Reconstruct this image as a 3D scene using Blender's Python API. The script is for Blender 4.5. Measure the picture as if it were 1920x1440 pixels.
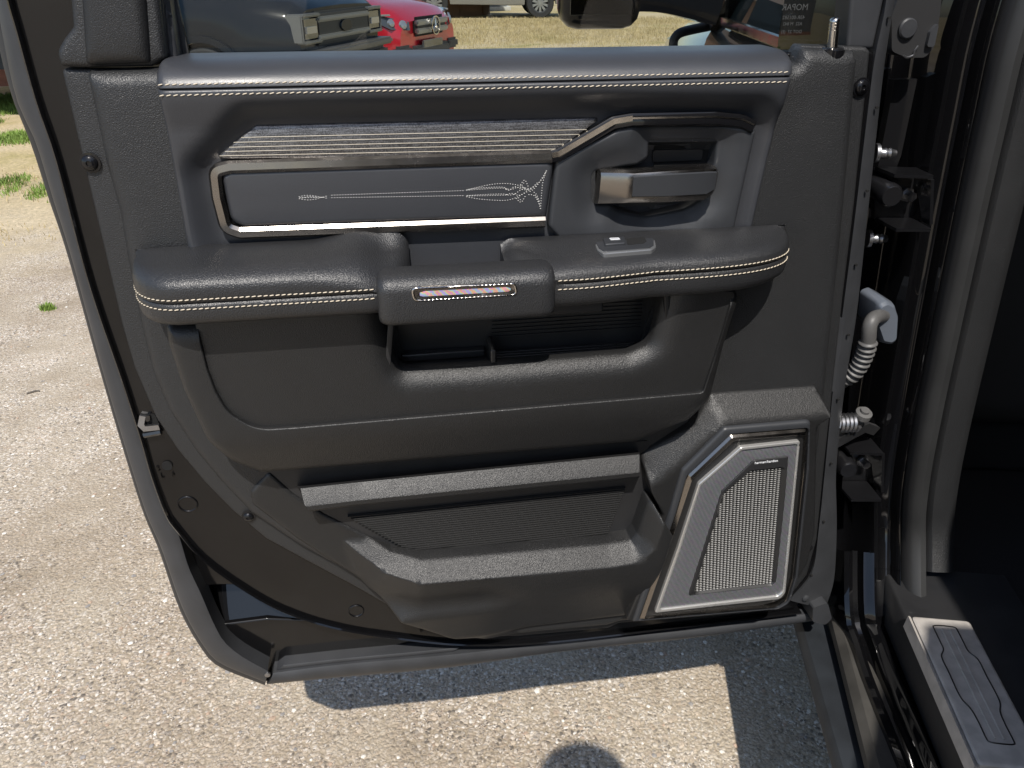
import bpy, bmesh, math, random
import numpy as np
from mathutils import Vector, Matrix
from mathutils.geometry import delaunay_2d_cdt
random.seed(7); np.random.seed(7)
for o in list(bpy.data.objects): bpy.data.objects.remove(o)
SC = bpy.context.scene
COL = SC.collection
# ---------------------------------------------------------------- camera
FPX = 1450.0; TH = math.radians(28.6); YAW = math.radians(8.8)
CAM = np.array([.45, -.80, 1.36])
F0 = np.array([math.sin(YAW), math.cos(YAW), 0]); RT = np.array([math.cos(YAW), -math.sin(YAW), 0]); UZ = np.array([0, 0, 1.])
FW = F0*math.cos(TH)-UZ*math.sin(TH); UP = F0*math.sin(TH)+UZ*math.cos(TH)
cd = bpy.data.cameras.new('camera'); cam = bpy.data.objects.new('camera', cd); COL.objects.link(cam)
cd.sensor_width = 36; cd.lens = 36*FPX/1920; cd.clip_start = .02; cd.clip_end = 2000
cam.location = CAM; cam.rotation_euler = (math.pi/2-TH, 0, -YAW)
SC.camera = cam
# ---------------------------------------------------------------- light
SUN = np.array([.045, .325, -.47]); SUN = SUN/np.linalg.norm(SUN)
EL = math.asin(-SUN[2])
W = bpy.data.worlds.new('World'); SC.world = W; W.use_nodes = True
nt = W.node_tree; nt.nodes.clear()
sky = nt.nodes.new('ShaderNodeTexSky'); sky.sky_type = 'NISHITA'; sky.sun_disc = False
sky.sun_elevation = EL; sky.sun_rotation = math.atan2(-SUN[0], -SUN[1])
bg = nt.nodes.new('ShaderNodeBackground'); bg.inputs[1].default_value = .15
wo = nt.nodes.new('ShaderNodeOutputWorld')
nt.links.new(sky.outputs[0], bg.inputs[0]); nt.links.new(bg.outputs[0], wo.inputs[0])
sl = bpy.data.lights.new('sun', 'SUN'); sl.energy = 5.0; sl.angle = math.radians(.53); sl.color = (1, .95, .88)
so = bpy.data.objects.new('sun', sl); COL.objects.link(so); so.location = (-1, -6, 8)
so.rotation_euler = Vector(SUN).to_track_quat('-Z', 'Y').to_euler()
SC.view_settings.view_transform = 'Standard'; SC.view_settings.look = 'None'
SC.view_settings.exposure = 0.08; SC.view_settings.gamma = 1
SC.render.engine = 'CYCLES'
# ---------------------------------------------------------------- pixel helpers (photograph is 1920x1440)
def ray(x, y): return FW+RT*((x-960)/FPX)+UP*((720-y)/FPX)
def at(x, y, Y=0.):
    r = ray(x, y); return CAM+r*((Y-CAM[1])/r[1])
def gz(x, y, z=0.):
    r = ray(x, y); return CAM+r*((z-CAM[2])/r[2])
def X2(pts, Y):
    out = []
    for p in pts:
        q = at(p[0], p[1], Y); out.append((q[0], q[2])+tuple(p[2:]))
    return out
def X3(pts, Y): return [at(p[0], p[1], p[2] if len(p) > 2 else Y) for p in pts]
# ---------------------------------------------------------------- materials
def mat(name, col, rough=.5, metal=0., coat=0., spec=.5, grain=None, noise=None, trans=0., sheen=0., coatr=.03, rvar=None, aniso=0., smudge=None):
    m = bpy.data.materials.new(name); m.use_nodes = True
    n = m.node_tree; b = n.nodes['Principled BSDF']; L = n.links.new
    b.inputs['Base Color'].default_value = (*col, 1); b.inputs['Roughness'].default_value = rough
    b.inputs['Metallic'].default_value = metal; b.inputs['Coat Weight'].default_value = coat
    b.inputs['Coat Roughness'].default_value = coatr
    b.inputs['Specular IOR Level'].default_value = spec; b.inputs['Transmission Weight'].default_value = trans
    tc = n.nodes.new('ShaderNodeTexCoord')
    hs = None
    if grain:      # (scale, strength, distance)
        v = n.nodes.new('ShaderNodeTexVoronoi'); v.feature = 'SMOOTH_F1'; v.inputs['Scale'].default_value = grain[0]
        wn = n.nodes.new('ShaderNodeTexNoise'); wn.inputs['Scale'].default_value = grain[0]*1.1; wn.inputs['Detail'].default_value = 2
        ad = n.nodes.new('ShaderNodeMixRGB'); ad.blend_type = 'ADD'; ad.inputs[0].default_value = .006*400/grain[0]*.5
        L(tc.outputs['Object'], wn.inputs['Vector']); L(tc.outputs['Object'], ad.inputs[1]); L(wn.outputs['Color'], ad.inputs[2])
        L(ad.outputs[0], v.inputs['Vector'])
        mx = n.nodes.new('ShaderNodeMath'); mx.operation = 'ADD'
        L(v.outputs['Distance'], mx.inputs[0]); L(wn.outputs['Fac'], mx.inputs[1])
        bp = n.nodes.new('ShaderNodeBump'); bp.inputs['Strength'].default_value = grain[1]; bp.inputs['Distance'].default_value = grain[2]
        L(mx.outputs[0], bp.inputs['Height']); L(bp.outputs[0], b.inputs['Normal'])
    if noise:      # (scale, dark mult, light mult)
        t = n.nodes.new('ShaderNodeTexNoise'); t.inputs['Scale'].default_value = noise[0]; t.inputs['Detail'].default_value = 6
        L(tc.outputs['Object'], t.inputs['Vector'])
        r = n.nodes.new('ShaderNodeValToRGB'); r.color_ramp.elements[0].position = .35; r.color_ramp.elements[1].position = .65
        r.color_ramp.elements[0].color = (*[c*noise[1] for c in col], 1); r.color_ramp.elements[1].color = (*[min(1, c*noise[2]) for c in col], 1)
        L(t.outputs['Fac'], r.inputs[0]); L(r.outputs[0], b.inputs['Base Color'])
    if rvar:       # (scale, lo, hi) roughness variation: wear, dust, finger marks
        t = n.nodes.new('ShaderNodeTexNoise'); t.inputs['Scale'].default_value = rvar[0]; t.inputs['Detail'].default_value = 7; t.inputs['Roughness'].default_value = .65
        L(tc.outputs['Object'], t.inputs['Vector'])
        mr = n.nodes.new('ShaderNodeMapRange'); mr.inputs[1].default_value = .35; mr.inputs[2].default_value = .7
        mr.inputs[3].default_value = rvar[1]; mr.inputs[4].default_value = rvar[2]
        L(t.outputs['Fac'], mr.inputs[0]); L(mr.outputs[0], b.inputs['Roughness'])
    if smudge:     # (scale, threshold, colour): specks and dust of their own shape
        t = n.nodes.new('ShaderNodeTexNoise'); t.inputs['Scale'].default_value = smudge[0]; t.inputs['Detail'].default_value = 8; t.inputs['Roughness'].default_value = .7
        L(tc.outputs['Object'], t.inputs['Vector'])
        mr = n.nodes.new('ShaderNodeMapRange'); mr.inputs[1].default_value = smudge[1]; mr.inputs[2].default_value = smudge[1]+.12
        L(t.outputs['Fac'], mr.inputs[0])
        mxc = n.nodes.new('ShaderNodeMixRGB'); mxc.inputs[2].default_value = (*smudge[2], 1)
        src = b.inputs['Base Color'].links[0].from_socket if b.inputs['Base Color'].links else None
        if src: L(src, mxc.inputs[1])
        else: mxc.inputs[1].default_value = (*col, 1)
        L(mr.outputs[0], mxc.inputs[0]); L(mxc.outputs[0], b.inputs['Base Color'])
    return m
M = {}
M['trim'] = mat('trim_plastic', (.021, .0215, .0225), .42, spec=.5, grain=(920, .8, .00055), rvar=(14, .36, .5), smudge=(70, .70, (.05, .048, .045)))
M['trimfine'] = mat('fine_grain_plastic', (.0145, .0145, .0148), .39, spec=.5, grain=(1100, .6, .0005), rvar=(12, .33, .46), smudge=(85, .69, (.05, .047, .043)))
M['leather'] = mat('smooth_leatherette', (.036, .038, .0435), .38, spec=.55, grain=(1000, .25, .0003), rvar=(9, .34, .46))
M['leatherarm'] = mat('armrest_vinyl', (.022, .0225, .024), .36, spec=.55, grain=(900, .7, .0005), rvar=(11, .3, .44), smudge=(60, .71, (.05, .05, .048)))
M['soft'] = mat('handle_bezel_plastic', (.031, .033, .037), .42, spec=.5, grain=(1400, .15, .0002), rvar=(10, .36, .5))
M['blackplastic'] = mat('black_pocket_plastic', (.018, .018, .019), .5, rvar=(20, .4, .6))
M['ribplastic'] = mat('ribbed_plastic', (.022, .022, .022), .36, spec=.7)
M['paint'] = mat('black_paint', (.004, .004, .0045), .4, coat=1., coatr=.03, spec=.05, smudge=(26, .78, (.03, .027, .024)))
M['paintshell'] = mat('door_shell_paint', (.004, .004, .0045), .4, coat=.85, coatr=.11, spec=.05, smudge=(26, .76, (.03, .027, .024)))
M['paintjamb'] = mat('jamb_paint', (.003, .003, .0035), .4, coat=1., coatr=.02, spec=.05, smudge=(40, .74, (.03, .029, .027)))
M['rubber'] = mat('grey_rubber', (.033, .0345, .038), .5, noise=(20, .85, 1.12), smudge=(34, .70, (.10, .095, .09))); M['sealrubber'] = mat('body_seal_rubber', (.022, .0225, .023), .6, noise=(15, .85, 1.15))
M['rubberdark'] = mat('dark_rubber', (.02, .02, .021), .6)
M['rim'] = mat('satin_rim', (.20, .205, .21), .35, metal=.5); M['ring'] = mat('bright_ring', (.66, .65, .63), .26, metal=.7); M['chrome'] = mat('satin_chrome', (.60, .57, .53), .2, metal=1., rvar=(30, .14, .26))
M['darkchrome'] = mat('smoked_chrome', (.27, .25, .23), .26, metal=1., rvar=(30, .2, .32))
M['gloss'] = mat('piano_black', (.006, .006, .007), .3, coat=.7, spec=.1)
M['steel'] = mat('zinc_steel', (.34, .34, .35), .4, metal=1., smudge=(60, .58, (.25, .24, .22)))
M['thread'] = mat('cream_thread', (.55, .48, .37), .8)
M['threadgrey'] = mat('silver_thread', (.55, .54, .52), .75)
M['goldline'] = mat('bronze_inlay', (.60, .54, .43), .4, metal=.5)
M['interior'] = mat('cab_interior', (.008, .008, .009), .85)
M['conduit'] = mat('grey_conduit_rubber', (.10, .098, .096), .5, noise=(30, .8, 1.1))
M['grommet'] = mat('grommet_plastic', (.11, .125, .15), .28, coat=.4)
M['scuff'] = mat('brushed_scuff_plate', (.44, .41, .375), .45, metal=.0, noise=(50, .85, 1.1), rvar=(18, .3, .5))
M['step'] = mat('step_bar_black', (.016, .019, .023), .55, noise=(14, .7, 1.35), grain=(500, .3, .0006))
M['clad'] = mat('dusty_rocker_plastic', (.05, .047, .042), .5, noise=(18, .7, 1.3))
M['skyref'] = M['paint']
M['etch'] = mat('glass_etching', (.05, .052, .052), .8); M['white'] = mat('white_print', (.75, .76, .78), .5)
M['grille'] = mat('metal_grille', (.40, .395, .38), .42, metal=.4)
M['grilleback'] = mat('grille_back', (.045, .045, .045), .6)
M['cloth'] = mat('tweed_seat_cloth', (.02, .02, .02), .9)
def painted_moire(name, cs, base, scale, metal=.6):  # rainbow moire sheen painted into the base colour as bands and cells
    m = bpy.data.materials.new(name); m.use_nodes = True; n = m.node_tree; b = n.nodes['Principled BSDF']; L = n.links.new
    tc = n.nodes.new('ShaderNodeTexCoord'); w = n.nodes.new('ShaderNodeTexWave'); w.inputs['Scale'].default_value = scale
    w.inputs['Distortion'].default_value = 3.; w.bands_direction = 'DIAGONAL'; L(tc.outputs['Object'], w.inputs['Vector'])
    vn = n.nodes.new('ShaderNodeTexVoronoi'); vn.inputs['Scale'].default_value = scale*13; L(tc.outputs['Object'], vn.inputs['Vector'])
    r = n.nodes.new('ShaderNodeValToRGB'); els = r.color_ramp.elements
    while len(els) < len(cs): els.new(.5)
    for i, c in enumerate(cs): els[i].position = i/(len(cs)-1); els[i].color = (*c, 1)
    mx = n.nodes.new('ShaderNodeMath'); mx.operation = 'MULTIPLY_ADD'; L(vn.outputs['Color'], mx.inputs[0]); mx.inputs[1].default_value = .45
    ml = n.nodes.new('ShaderNodeMath'); ml.operation = 'MULTIPLY'; ml.inputs[1].default_value = .6; L(w.outputs['Fac'], ml.inputs[0]); L(ml.outputs[0], mx.inputs[2])
    L(mx.outputs[0], r.inputs[0])
    mm = n.nodes.new('ShaderNodeMixRGB'); mm.inputs[0].default_value = base[3]; mm.inputs[2].default_value = (*base[:3], 1); L(r.outputs[0], mm.inputs[1])
    L(mm.outputs[0], b.inputs['Base Color']); b.inputs['Metallic'].default_value = metal; b.inputs['Roughness'].default_value = .4
    return m
RB = [(.60, .14, .40), (.34, .22, .62), (.20, .44, .50), (.55, .45, .15), (.62, .22, .18), (.45, .18, .58)]
M['reflector'] = painted_moire('courtesy_reflector', RB, (.32, .28, .33, .2), 60, .0)  # lens moire colours painted on, independent of view and light
M['perf'] = painted_moire('perforated_metal', [(.25, .18, .32), (.28, .28, .32), (.19, .26, .22), (.30, .28, .30), (.24, .18, .30)], (.25, .25, .27, .4), 34, .35)  # faint purple-green moire sheen painted over the metal colour
def dots(m, scale, depth):       # perforation: small dark holes on a square lattice in the panel plane
    n = m.node_tree; b = n.nodes['Principled BSDF']; L = n.links.new
    tc = n.nodes.new('ShaderNodeTexCoord'); v = n.nodes.new('ShaderNodeTexVoronoi'); v.inputs['Scale'].default_value = scale; v.inputs['Randomness'].default_value = 0
    L(tc.outputs['Object'], v.inputs['Vector'])
    cr = n.nodes.new('ShaderNodeMapRange'); cr.inputs[1].default_value = .3; cr.inputs[2].default_value = .5; L(v.outputs['Distance'], cr.inputs[0])
    src = b.inputs['Base Color'].links[0].from_socket
    mm = n.nodes.new('ShaderNodeMixRGB'); mm.inputs[1].default_value = (.02, .02, .022, 1); L(src, mm.inputs[2]); L(cr.outputs[0], mm.inputs[0]); L(mm.outputs[0], b.inputs['Base Color'])
dots(M['perf'], 560, 1)
def strip_mat():
    m = bpy.data.materials.new('brushed_dark_aluminium'); m.use_nodes = True; n = m.node_tree; b = n.nodes['Principled BSDF']; L = n.links.new
    tc = n.nodes.new('ShaderNodeTexCoord'); mp = n.nodes.new('ShaderNodeMapping'); mp.inputs['Scale'].default_value = (70, 70, 1400)
    L(tc.outputs['Object'], mp.inputs[0]); t = n.nodes.new('ShaderNodeTexNoise'); t.inputs['Scale'].default_value = 1.; t.inputs['Detail'].default_value = 5; L(mp.outputs[0], t.inputs['Vector'])
    t2 = n.nodes.new('ShaderNodeTexNoise'); t2.inputs['Scale'].default_value = 900; L(tc.outputs['Object'], t2.inputs['Vector'])
    ad = n.nodes.new('ShaderNodeMath'); ad.operation = 'ADD'; L(t.outputs['Fac'], ad.inputs[0]); L(t2.outputs['Fac'], ad.inputs[1])
    r = n.nodes.new('ShaderNodeValToRGB'); r.color_ramp.elements[0].position = .42; r.color_ramp.elements[1].position = .62
    ad2 = n.nodes.new('ShaderNodeMath'); ad2.operation = 'MULTIPLY'; ad2.inputs[1].default_value = .5; L(ad.outputs[0], ad2.inputs[0]); L(ad2.outputs[0], r.inputs[0])
    r.color_ramp.elements[0].color = (.07, .066, .066, 1); r.color_ramp.elements[1].color = (.24, .237, .24, 1)
    L(r.outputs[0], b.inputs['Base Color']); b.inputs['Metallic'].default_value = .75; b.inputs['Roughness'].default_value = .38
    return m
M['strip'] = strip_mat()
def glass_mat(name, tint, refl=.6):
    m = bpy.data.materials.new(name); m.use_nodes = True; n = m.node_tree; n.nodes.clear(); L = n.links.new
    o = n.nodes.new('ShaderNodeOutputMaterial'); t = n.nodes.new('ShaderNodeBsdfTransparent'); t.inputs[0].default_value = (*tint, 1)
    g = n.nodes.new('ShaderNodeBsdfGlossy'); g.inputs['Roughness'].default_value = .01
    fr = n.nodes.new('ShaderNodeFresnel'); fr.inputs[0].default_value = 1.5; ml = n.nodes.new('ShaderNodeMath'); ml.operation = 'MULTIPLY'; ml.inputs[1].default_value = refl
    L(fr.outputs[0], ml.inputs[0]); mx = n.nodes.new('ShaderNodeMixShader'); L(ml.outputs[0], mx.inputs[0]); L(t.outputs[0], mx.inputs[1]); L(g.outputs[0], mx.inputs[2]); L(mx.outputs[0], o.inputs[0])
    return m
M['glass'] = glass_mat('tinted_window_glass', (.86, .88, .86), .6)
M['carglass'] = mat('dark_car_glass', (.02, .03, .035), .05, coat=1., spec=.8)
M['mirror'] = mat('mirror_glass', (.10, .105, .11), .03, metal=1.)
# ---------------------------------------------------------------- object helpers
def thing(name, label, cat, loc=(0, 0, 0), rz=0., group=None):
    o = bpy.data.objects.new(name, None); COL.objects.link(o); o.location = loc; o.rotation_euler = (0, 0, rz); o.empty_display_size = .2
    o['label'] = label; o['category'] = cat
    if group: o['group'] = group
    o['_w'] = 1 if rz == 0 else 0
    return o
def rootloc(p):
    v = Vector((0, 0, 0))
    while p is not None: v += p.location; p = p.parent
    return v
def obj(name, verts, faces, m, par=None, smooth=True, ang=38, local=False):
    me = bpy.data.meshes.new(name)
    off = (0, 0, 0) if (local or par is None) else rootloc(par)
    me.from_pydata([(v[0]-off[0], v[1]-off[1], v[2]-off[2]) for v in verts], [], faces)
    bm = bmesh.new(); bm.from_mesh(me); bmesh.ops.recalc_face_normals(bm, faces=bm.faces); bm.to_mesh(me); bm.free()
    me.materials.append(M[m] if isinstance(m, str) else m)
    if smooth:
        me.shade_smooth(); me.set_sharp_from_angle(angle=math.radians(ang))
    o = bpy.data.objects.new(name, me); COL.objects.link(o)
    if par is not None: o.parent = par
    return o
def tag(o, label=None, cat=None, group=None, kind=None):
    if label: o['label'] = label
    if cat: o['category'] = cat
    if group: o['group'] = group
    if kind: o['kind'] = kind
    return o
class MB:
    def __init__(s): s.v = []; s.f = []
    def add(s, v, f):
        k = len(s.v); s.v += [tuple(p) for p in v]; s.f += [tuple(i+k for i in q) for q in f]; return s
    def box(s, c, d, R=None):
        v = [Vector((x*d[0]/2, y*d[1]/2, z*d[2]/2)) for x in (-1, 1) for y in (-1, 1) for z in (-1, 1)]
        if R is not None: v = [R @ p for p in v]
        return s.add([(p[0]+c[0], p[1]+c[1], p[2]+c[2]) for p in v], [(0, 1, 3, 2), (4, 6, 7, 5), (0, 4, 5, 1), (2, 3, 7, 6), (0, 2, 6, 4), (1, 5, 7, 3)])
    def build(s, name, m, par=None, bevel=0., **k):
        o = obj(name, s.v, s.f, m, par, **k)
        if bevel:
            bm = bmesh.new(); bm.from_mesh(o.data)
            bmesh.ops.bevel(bm, geom=[e for e in bm.edges if e.calc_face_angle(0) > .5], offset=bevel, segments=3, profile=.5, affect='EDGES')
            bm.to_mesh(o.data); bm.free(); o.data.shade_smooth(); o.data.set_sharp_from_angle(angle=math.radians(40))
        return o
def fil(poly, r=.004, n=5):
    out = []; N = len(poly)
    for i in range(N):
        p = np.array(poly[i][:2]); a = np.array(poly[i-1][:2]); b = np.array(poly[(i+1) % N][:2])
        rr = poly[i][2] if len(poly[i]) > 2 else r
        d1 = a-p; d2 = b-p; l1 = np.linalg.norm(d1); l2 = np.linalg.norm(d2); d1 = d1/l1; d2 = d2/l2
        ang = math.acos(max(-1, min(1, d1 @ d2)))
        if rr <= 0 or ang > 3.05: out.append(tuple(p)); continue
        t = min(rr/math.tan(ang/2), .45*l1, .45*l2)
        q1 = p+d1*t; q2 = p+d2*t
        for k in range(n+1):
            s = k/n; out.append(tuple((1-s)**2*q1+2*s*(1-s)*p+s*s*q2))
    return out
def cr(pts, n=8, closed=False):
    P = [np.array(p, float) for p in pts]; out = []; N = len(P)
    for i in range(N if closed else N-1):
        p1, p2 = P[i], P[(i+1) % N]
        p0 = P[i-1] if (i > 0 or closed) else 2*p1-p2
        p3 = P[(i+2) % N] if (i+2 < N or closed) else 2*p2-p1
        for k in range(n):
            t = k/n; out.append(.5*((2*p1)+(-p0+p2)*t+(2*p0-5*p1+4*p2-p3)*t*t+(-p0+3*p1-3*p2+p3)*t**3))
    if not closed: out.append(P[-1])
    return out
def resamp(loop, ds):
    out = []; N = len(loop)
    for i in range(N):
        a = np.array(loop[i]); b = np.array(loop[(i+1) % N]); L = np.linalg.norm(b-a)
        if L < 1e-5: continue
        k = max(1, int(math.ceil(L/ds)))
        for j in range(k): out.append(a+(b-a)*j/k)
    return np.array(out)
def sdf(P, loop):        # signed distance, positive inside
    a = np.asarray(loop); b = np.roll(a, -1, 0); e = b-a
    best = np.full(len(P), 1e9); ins = np.zeros(len(P), bool)
    ee = (e*e).sum(1)+1e-18
    for i in range(len(a)):
        w = P-a[i]; t = np.clip((w @ e[i])/ee[i], 0, 1)
        d = ((w-t[:, None]*e[i])**2).sum(1); best = np.minimum(best, d)
        c = (a[i, 1] > P[:, 1]) != (b[i, 1] > P[:, 1])
        if e[i, 1] != 0:
            xi = a[i, 0]+(P[:, 1]-a[i, 1])/e[i, 1]*e[i, 0]; ins ^= c & (P[:, 0] < xi)
    d = np.sqrt(best); return np.where(ins, d, -d)
def sst(x): x = np.clip(x, 0, 1); return x*x*(3-2*x)
def rp(r, h=None, n=5):
    h = r if h is None else h
    return [(r*(1-math.cos(a)), h*math.sin(a)) for a in [i*math.pi/2/n for i in range(n+1)]]
def relief(name, par, m, loop, y0, prof=((0, 0), (.001, .001)), crown=None, holes=(), hprof=None, back=.012, g=.012, ds=.007, ang=38, hback=None, extra=()):
    """panel in the door plane: outline at depth y0, edge rounded by prof (inset, lift towards -Y), skirt going back"""
    loops = [resamp(loop, ds)]+[resamp(h, ds) for h in holes]
    hp = hprof or prof
    pts = []; edges = []; own = []
    for li, lp in enumerate(loops):
        k = len(pts); n = len(lp)
        pts += [tuple(p) for p in lp]; edges += [(k+i, k+(i+1) % n) for i in range(n)]
    nb = len(pts)
    cand = []
    for li, lp in enumerate(loops):
        t = np.roll(lp, -1, 0)-np.roll(lp, 1, 0); t /= np.linalg.norm(t, axis=1)[:, None]+1e-12
        nn = np.stack([-t[:, 1], t[:, 0]], 1)
        if (sdf(lp[:1]+nn[:1]*1e-4, lp)[0] < 0) != (li > 0): nn = -nn
        for d, _ in (prof if li == 0 else hp):
            if d > 1e-6: cand.append((lp+nn*d, d, li))
    def dist(P):
        ds_ = [sdf(P, loops[0])]+[-sdf(P, l) for l in loops[1:]]
        return np.array(ds_)
    inner = []
    for P, d, li in cand:
        D = dist(P); ok = (np.abs(D[li]-d) < d*.02+1e-5) & (D.min(0) > d*.9 if li == 0 or True else True)
        inner += [tuple(p) for p in P[ok]]
    mx = max(max(p[0] for p in prof), max(p[0] for p in hp) if holes else 0)
    lo = loops[0].min(0); hi = loops[0].max(0)
    gx = np.arange(lo[0], hi[0], g); gy = np.arange(lo[1], hi[1], g)
    G = np.array([(x+(g/2 if j % 2 else 0), y) for j, y in enumerate(gy) for x in gx])
    if len(G):
        D = dist(G); ok = D[0] > prof[-1][0]+g*.45
        for i in range(1, len(loops)): ok &= D[i] > hp[-1][0]+g*.45
        inner += [tuple(p) for p in G[ok]]
    if len(extra):
        EX = np.array(extra); DE = dist(EX).min(0); inner += [tuple(p) for p in EX[DE > .0015]]
    allp = [Vector(p) for p in pts+inner]
    V, E_, Fc, ov, oe, of = delaunay_2d_cdt(allp, edges, [], 0, 1e-6)
    V2 = np.array([(v.x, v.y) for v in V])
    cen = np.array([V2[list(f)].mean(0) for f in Fc])
    Dc = dist(cen).min(0)
    faces = [tuple(f) for f, d in zip(Fc, Dc) if d > 0]
    D = dist(V2)
    def lift(pr, d): return np.interp(np.maximum(d, 0), [p[0] for p in pr], [p[1] for p in pr])
    L = lift(prof, D[0])
    for i in range(1, len(loops)): L = np.minimum(L, lift(hp, D[i])-(hp[-1][1]-prof[-1][1]))
    Y = y0-L
    if crown is not None: Y = Y+crown(V2[:, 0], V2[:, 1], D.min(0))
    verts = [(V2[i, 0], Y[i], V2[i, 1]) for i in range(len(V2))]
    # skirts on boundary edges
    cnt = {}
    for f in faces:
        for i in range(len(f)):
            e = (f[i], f[(i+1) % len(f)]); kk = (min(e), max(e)); cnt[kk] = cnt.get(kk, 0)+1
    bd = [k for k, c in cnt.items() if c == 1]
    mp = {}
    for e in bd:
        for i in e:
            if i not in mp:
                mp[i] = len(verts); hole = len(loops) > 1 and np.argmin(np.abs(D[:, i])) > 0
                verts.append((V2[i, 0], (hback if hole and hback is not None else back), V2[i, 1]))
    faces += [(a, b, mp[b], mp[a]) for a, b in bd]
    return obj(name, verts, faces, m, par, ang=ang)
def sweep(name, par, m, path, sec, up=(0, -1, 0), closed=False, caps=True, ang=38, build=True):
    """section points (u along side, v along up) swept along a 3-D path"""
    P = [np.array(p, float) for p in path]; n = len(P); up = np.array(up, float); verts = []; k = len(sec)
    for i in range(n):
        a = P[i]-P[i-1] if (i > 0 or closed) else P[1]-P[0]
        b = P[(i+1) % n]-P[i] if (i < n-1 or closed) else P[i]-P[i-1]
        a = a/np.linalg.norm(a); b = b/np.linalg.norm(b); t = a+b; t /= np.linalg.norm(t)
        s = np.cross(t, up); s /= np.linalg.norm(s); w = np.cross(s, t)
        c = max(.45, math.sqrt(max(0, (1+a @ b)/2)))
        for u, v in sec: verts.append(tuple(P[i]+s*u/c+w*v))
    faces = []
    for i in range(n if closed else n-1):
        j = (i+1) % n
        for q in range(k): faces.append((i*k+q, i*k+(q+1) % k, j*k+(q+1) % k, j*k+q))
    if caps and not closed: faces += [tuple(range(k)), tuple(range((n-1)*k, n*k))]
    if not build: return verts, faces
    return obj(name, verts, faces, m, par, ang=ang)
def circ(r, n=10, sx=1.): return [(r*sx*math.cos(2*math.pi*i/n), r*math.sin(2*math.pi*i/n)) for i in range(n)]
def loft(name, par, m, secs, caps=True, closed=True, ang=38):
    k = len(secs[0]); verts = [tuple(p) for s in secs for p in s]; faces = []
    for i in range(len(secs)-1):
        for q in range(k if closed else k-1):
            faces.append((i*k+q, i*k+(q+1) % k, (i+1)*k+(q+1) % k, (i+1)*k+q))
    if caps: faces += [tuple(range(k)), tuple(range((len(secs)-1)*k, len(secs)*k))]
    return obj(name, verts, faces, m, par, ang=ang)
def lathe(prof, axis_o, axis_d, n=20):
    """prof: (r, h) along axis"""
    d = Vector(axis_d).normalized(); s = d.orthogonal().normalized(); t = d.cross(s); o = Vector(axis_o); v = []; f = []
    for r, h in prof:
        for i in range(n):
            a = 2*math.pi*i/n; v.append(tuple(o+d*h+(s*math.cos(a)+t*math.sin(a))*r))
    for j in range(len(prof)-1):
        for i in range(n): f.append((j*n+i, j*n+(i+1) % n, (j+1)*n+(i+1) % n, (j+1)*n+i))
    f += [tuple(range(n)), tuple(range((len(prof)-1)*n, len(prof)*n))]
    return v, f
def stitches(name, par, m, path, length, gap, r, slant=.0, up=(0, -1, 0)):
    """a row of small thread stitches along a 3-D path"""
    P = [np.array(p, float) for p in path]; L = [0]
    for i in range(1, len(P)): L.append(L[-1]+np.linalg.norm(P[i]-P[i-1]))
    def pos(s):
        for i in range(1, len(P)):
            if s <= L[i] or i == len(P)-1:
                t = (s-L[i-1])/(L[i]-L[i-1]+1e-12); return P[i-1]+(P[i]-P[i-1])*t
    mb = MB(); s = 0
    while s+length < L[-1]:
        a = pos(s); b = pos(s+length); a = a+np.array([0, 0, -slant]); b = b+np.array([0, 0, slant])
        d = b-a; c = (a+b)/2; ln = np.linalg.norm(d); u = d/ln
        sd = np.cross(u, np.array(up, float)); sd /= np.linalg.norm(sd); w = np.cross(sd, u)
        v = []
        for q, rr in ((-.5, .35), (-.3, 1), (.3, 1), (.5, .35)):
            for k in range(4):
                an = k*math.pi/2; v.append(c+u*q*ln+(sd*math.cos(an)+w*math.sin(an))*r*rr)
        f = [(j*4+k, j*4+(k+1) % 4, j*4+4+(k+1) % 4, j*4+4+k) for j in range(3) for k in range(4)]+[(0, 1, 2, 3), (12, 13, 14, 15)]
        mb.add(v, f); s += length+gap
    o = mb.build(name, m, par, ang=80); o['kind'] = 'stuff'; return o
def text_mesh(name, body, size, m, par, mtx, extrude=.0002):
    c = bpy.data.curves.new(name, 'FONT'); c.body = body; c.size = size; c.extrude = extrude; c.align_x = 'CENTER'; c.align_y = 'CENTER'; c.resolution_u = 2
    t = bpy.data.objects.new(name, c); COL.objects.link(t)
    dg = bpy.context.evaluated_depsgraph_get(); me = bpy.data.meshes.new_from_object(t.evaluated_get(dg))
    bpy.data.objects.remove(t); me.transform(mtx); 
    if par is not None: me.transform(Matrix.Translation(-rootloc(par)))
    me.materials.clear(); me.materials.append(M[m]); o = bpy.data.objects.new(name, me); COL.objects.link(o); o.parent = par; return o
# door lettering faces -Y: text x -> X, text y -> Z
TXT = Matrix(((1, 0, 0, 0), (0, 0, -1, 0), (0, 1, 0, 0), (0, 0, 0, 1)))
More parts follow.
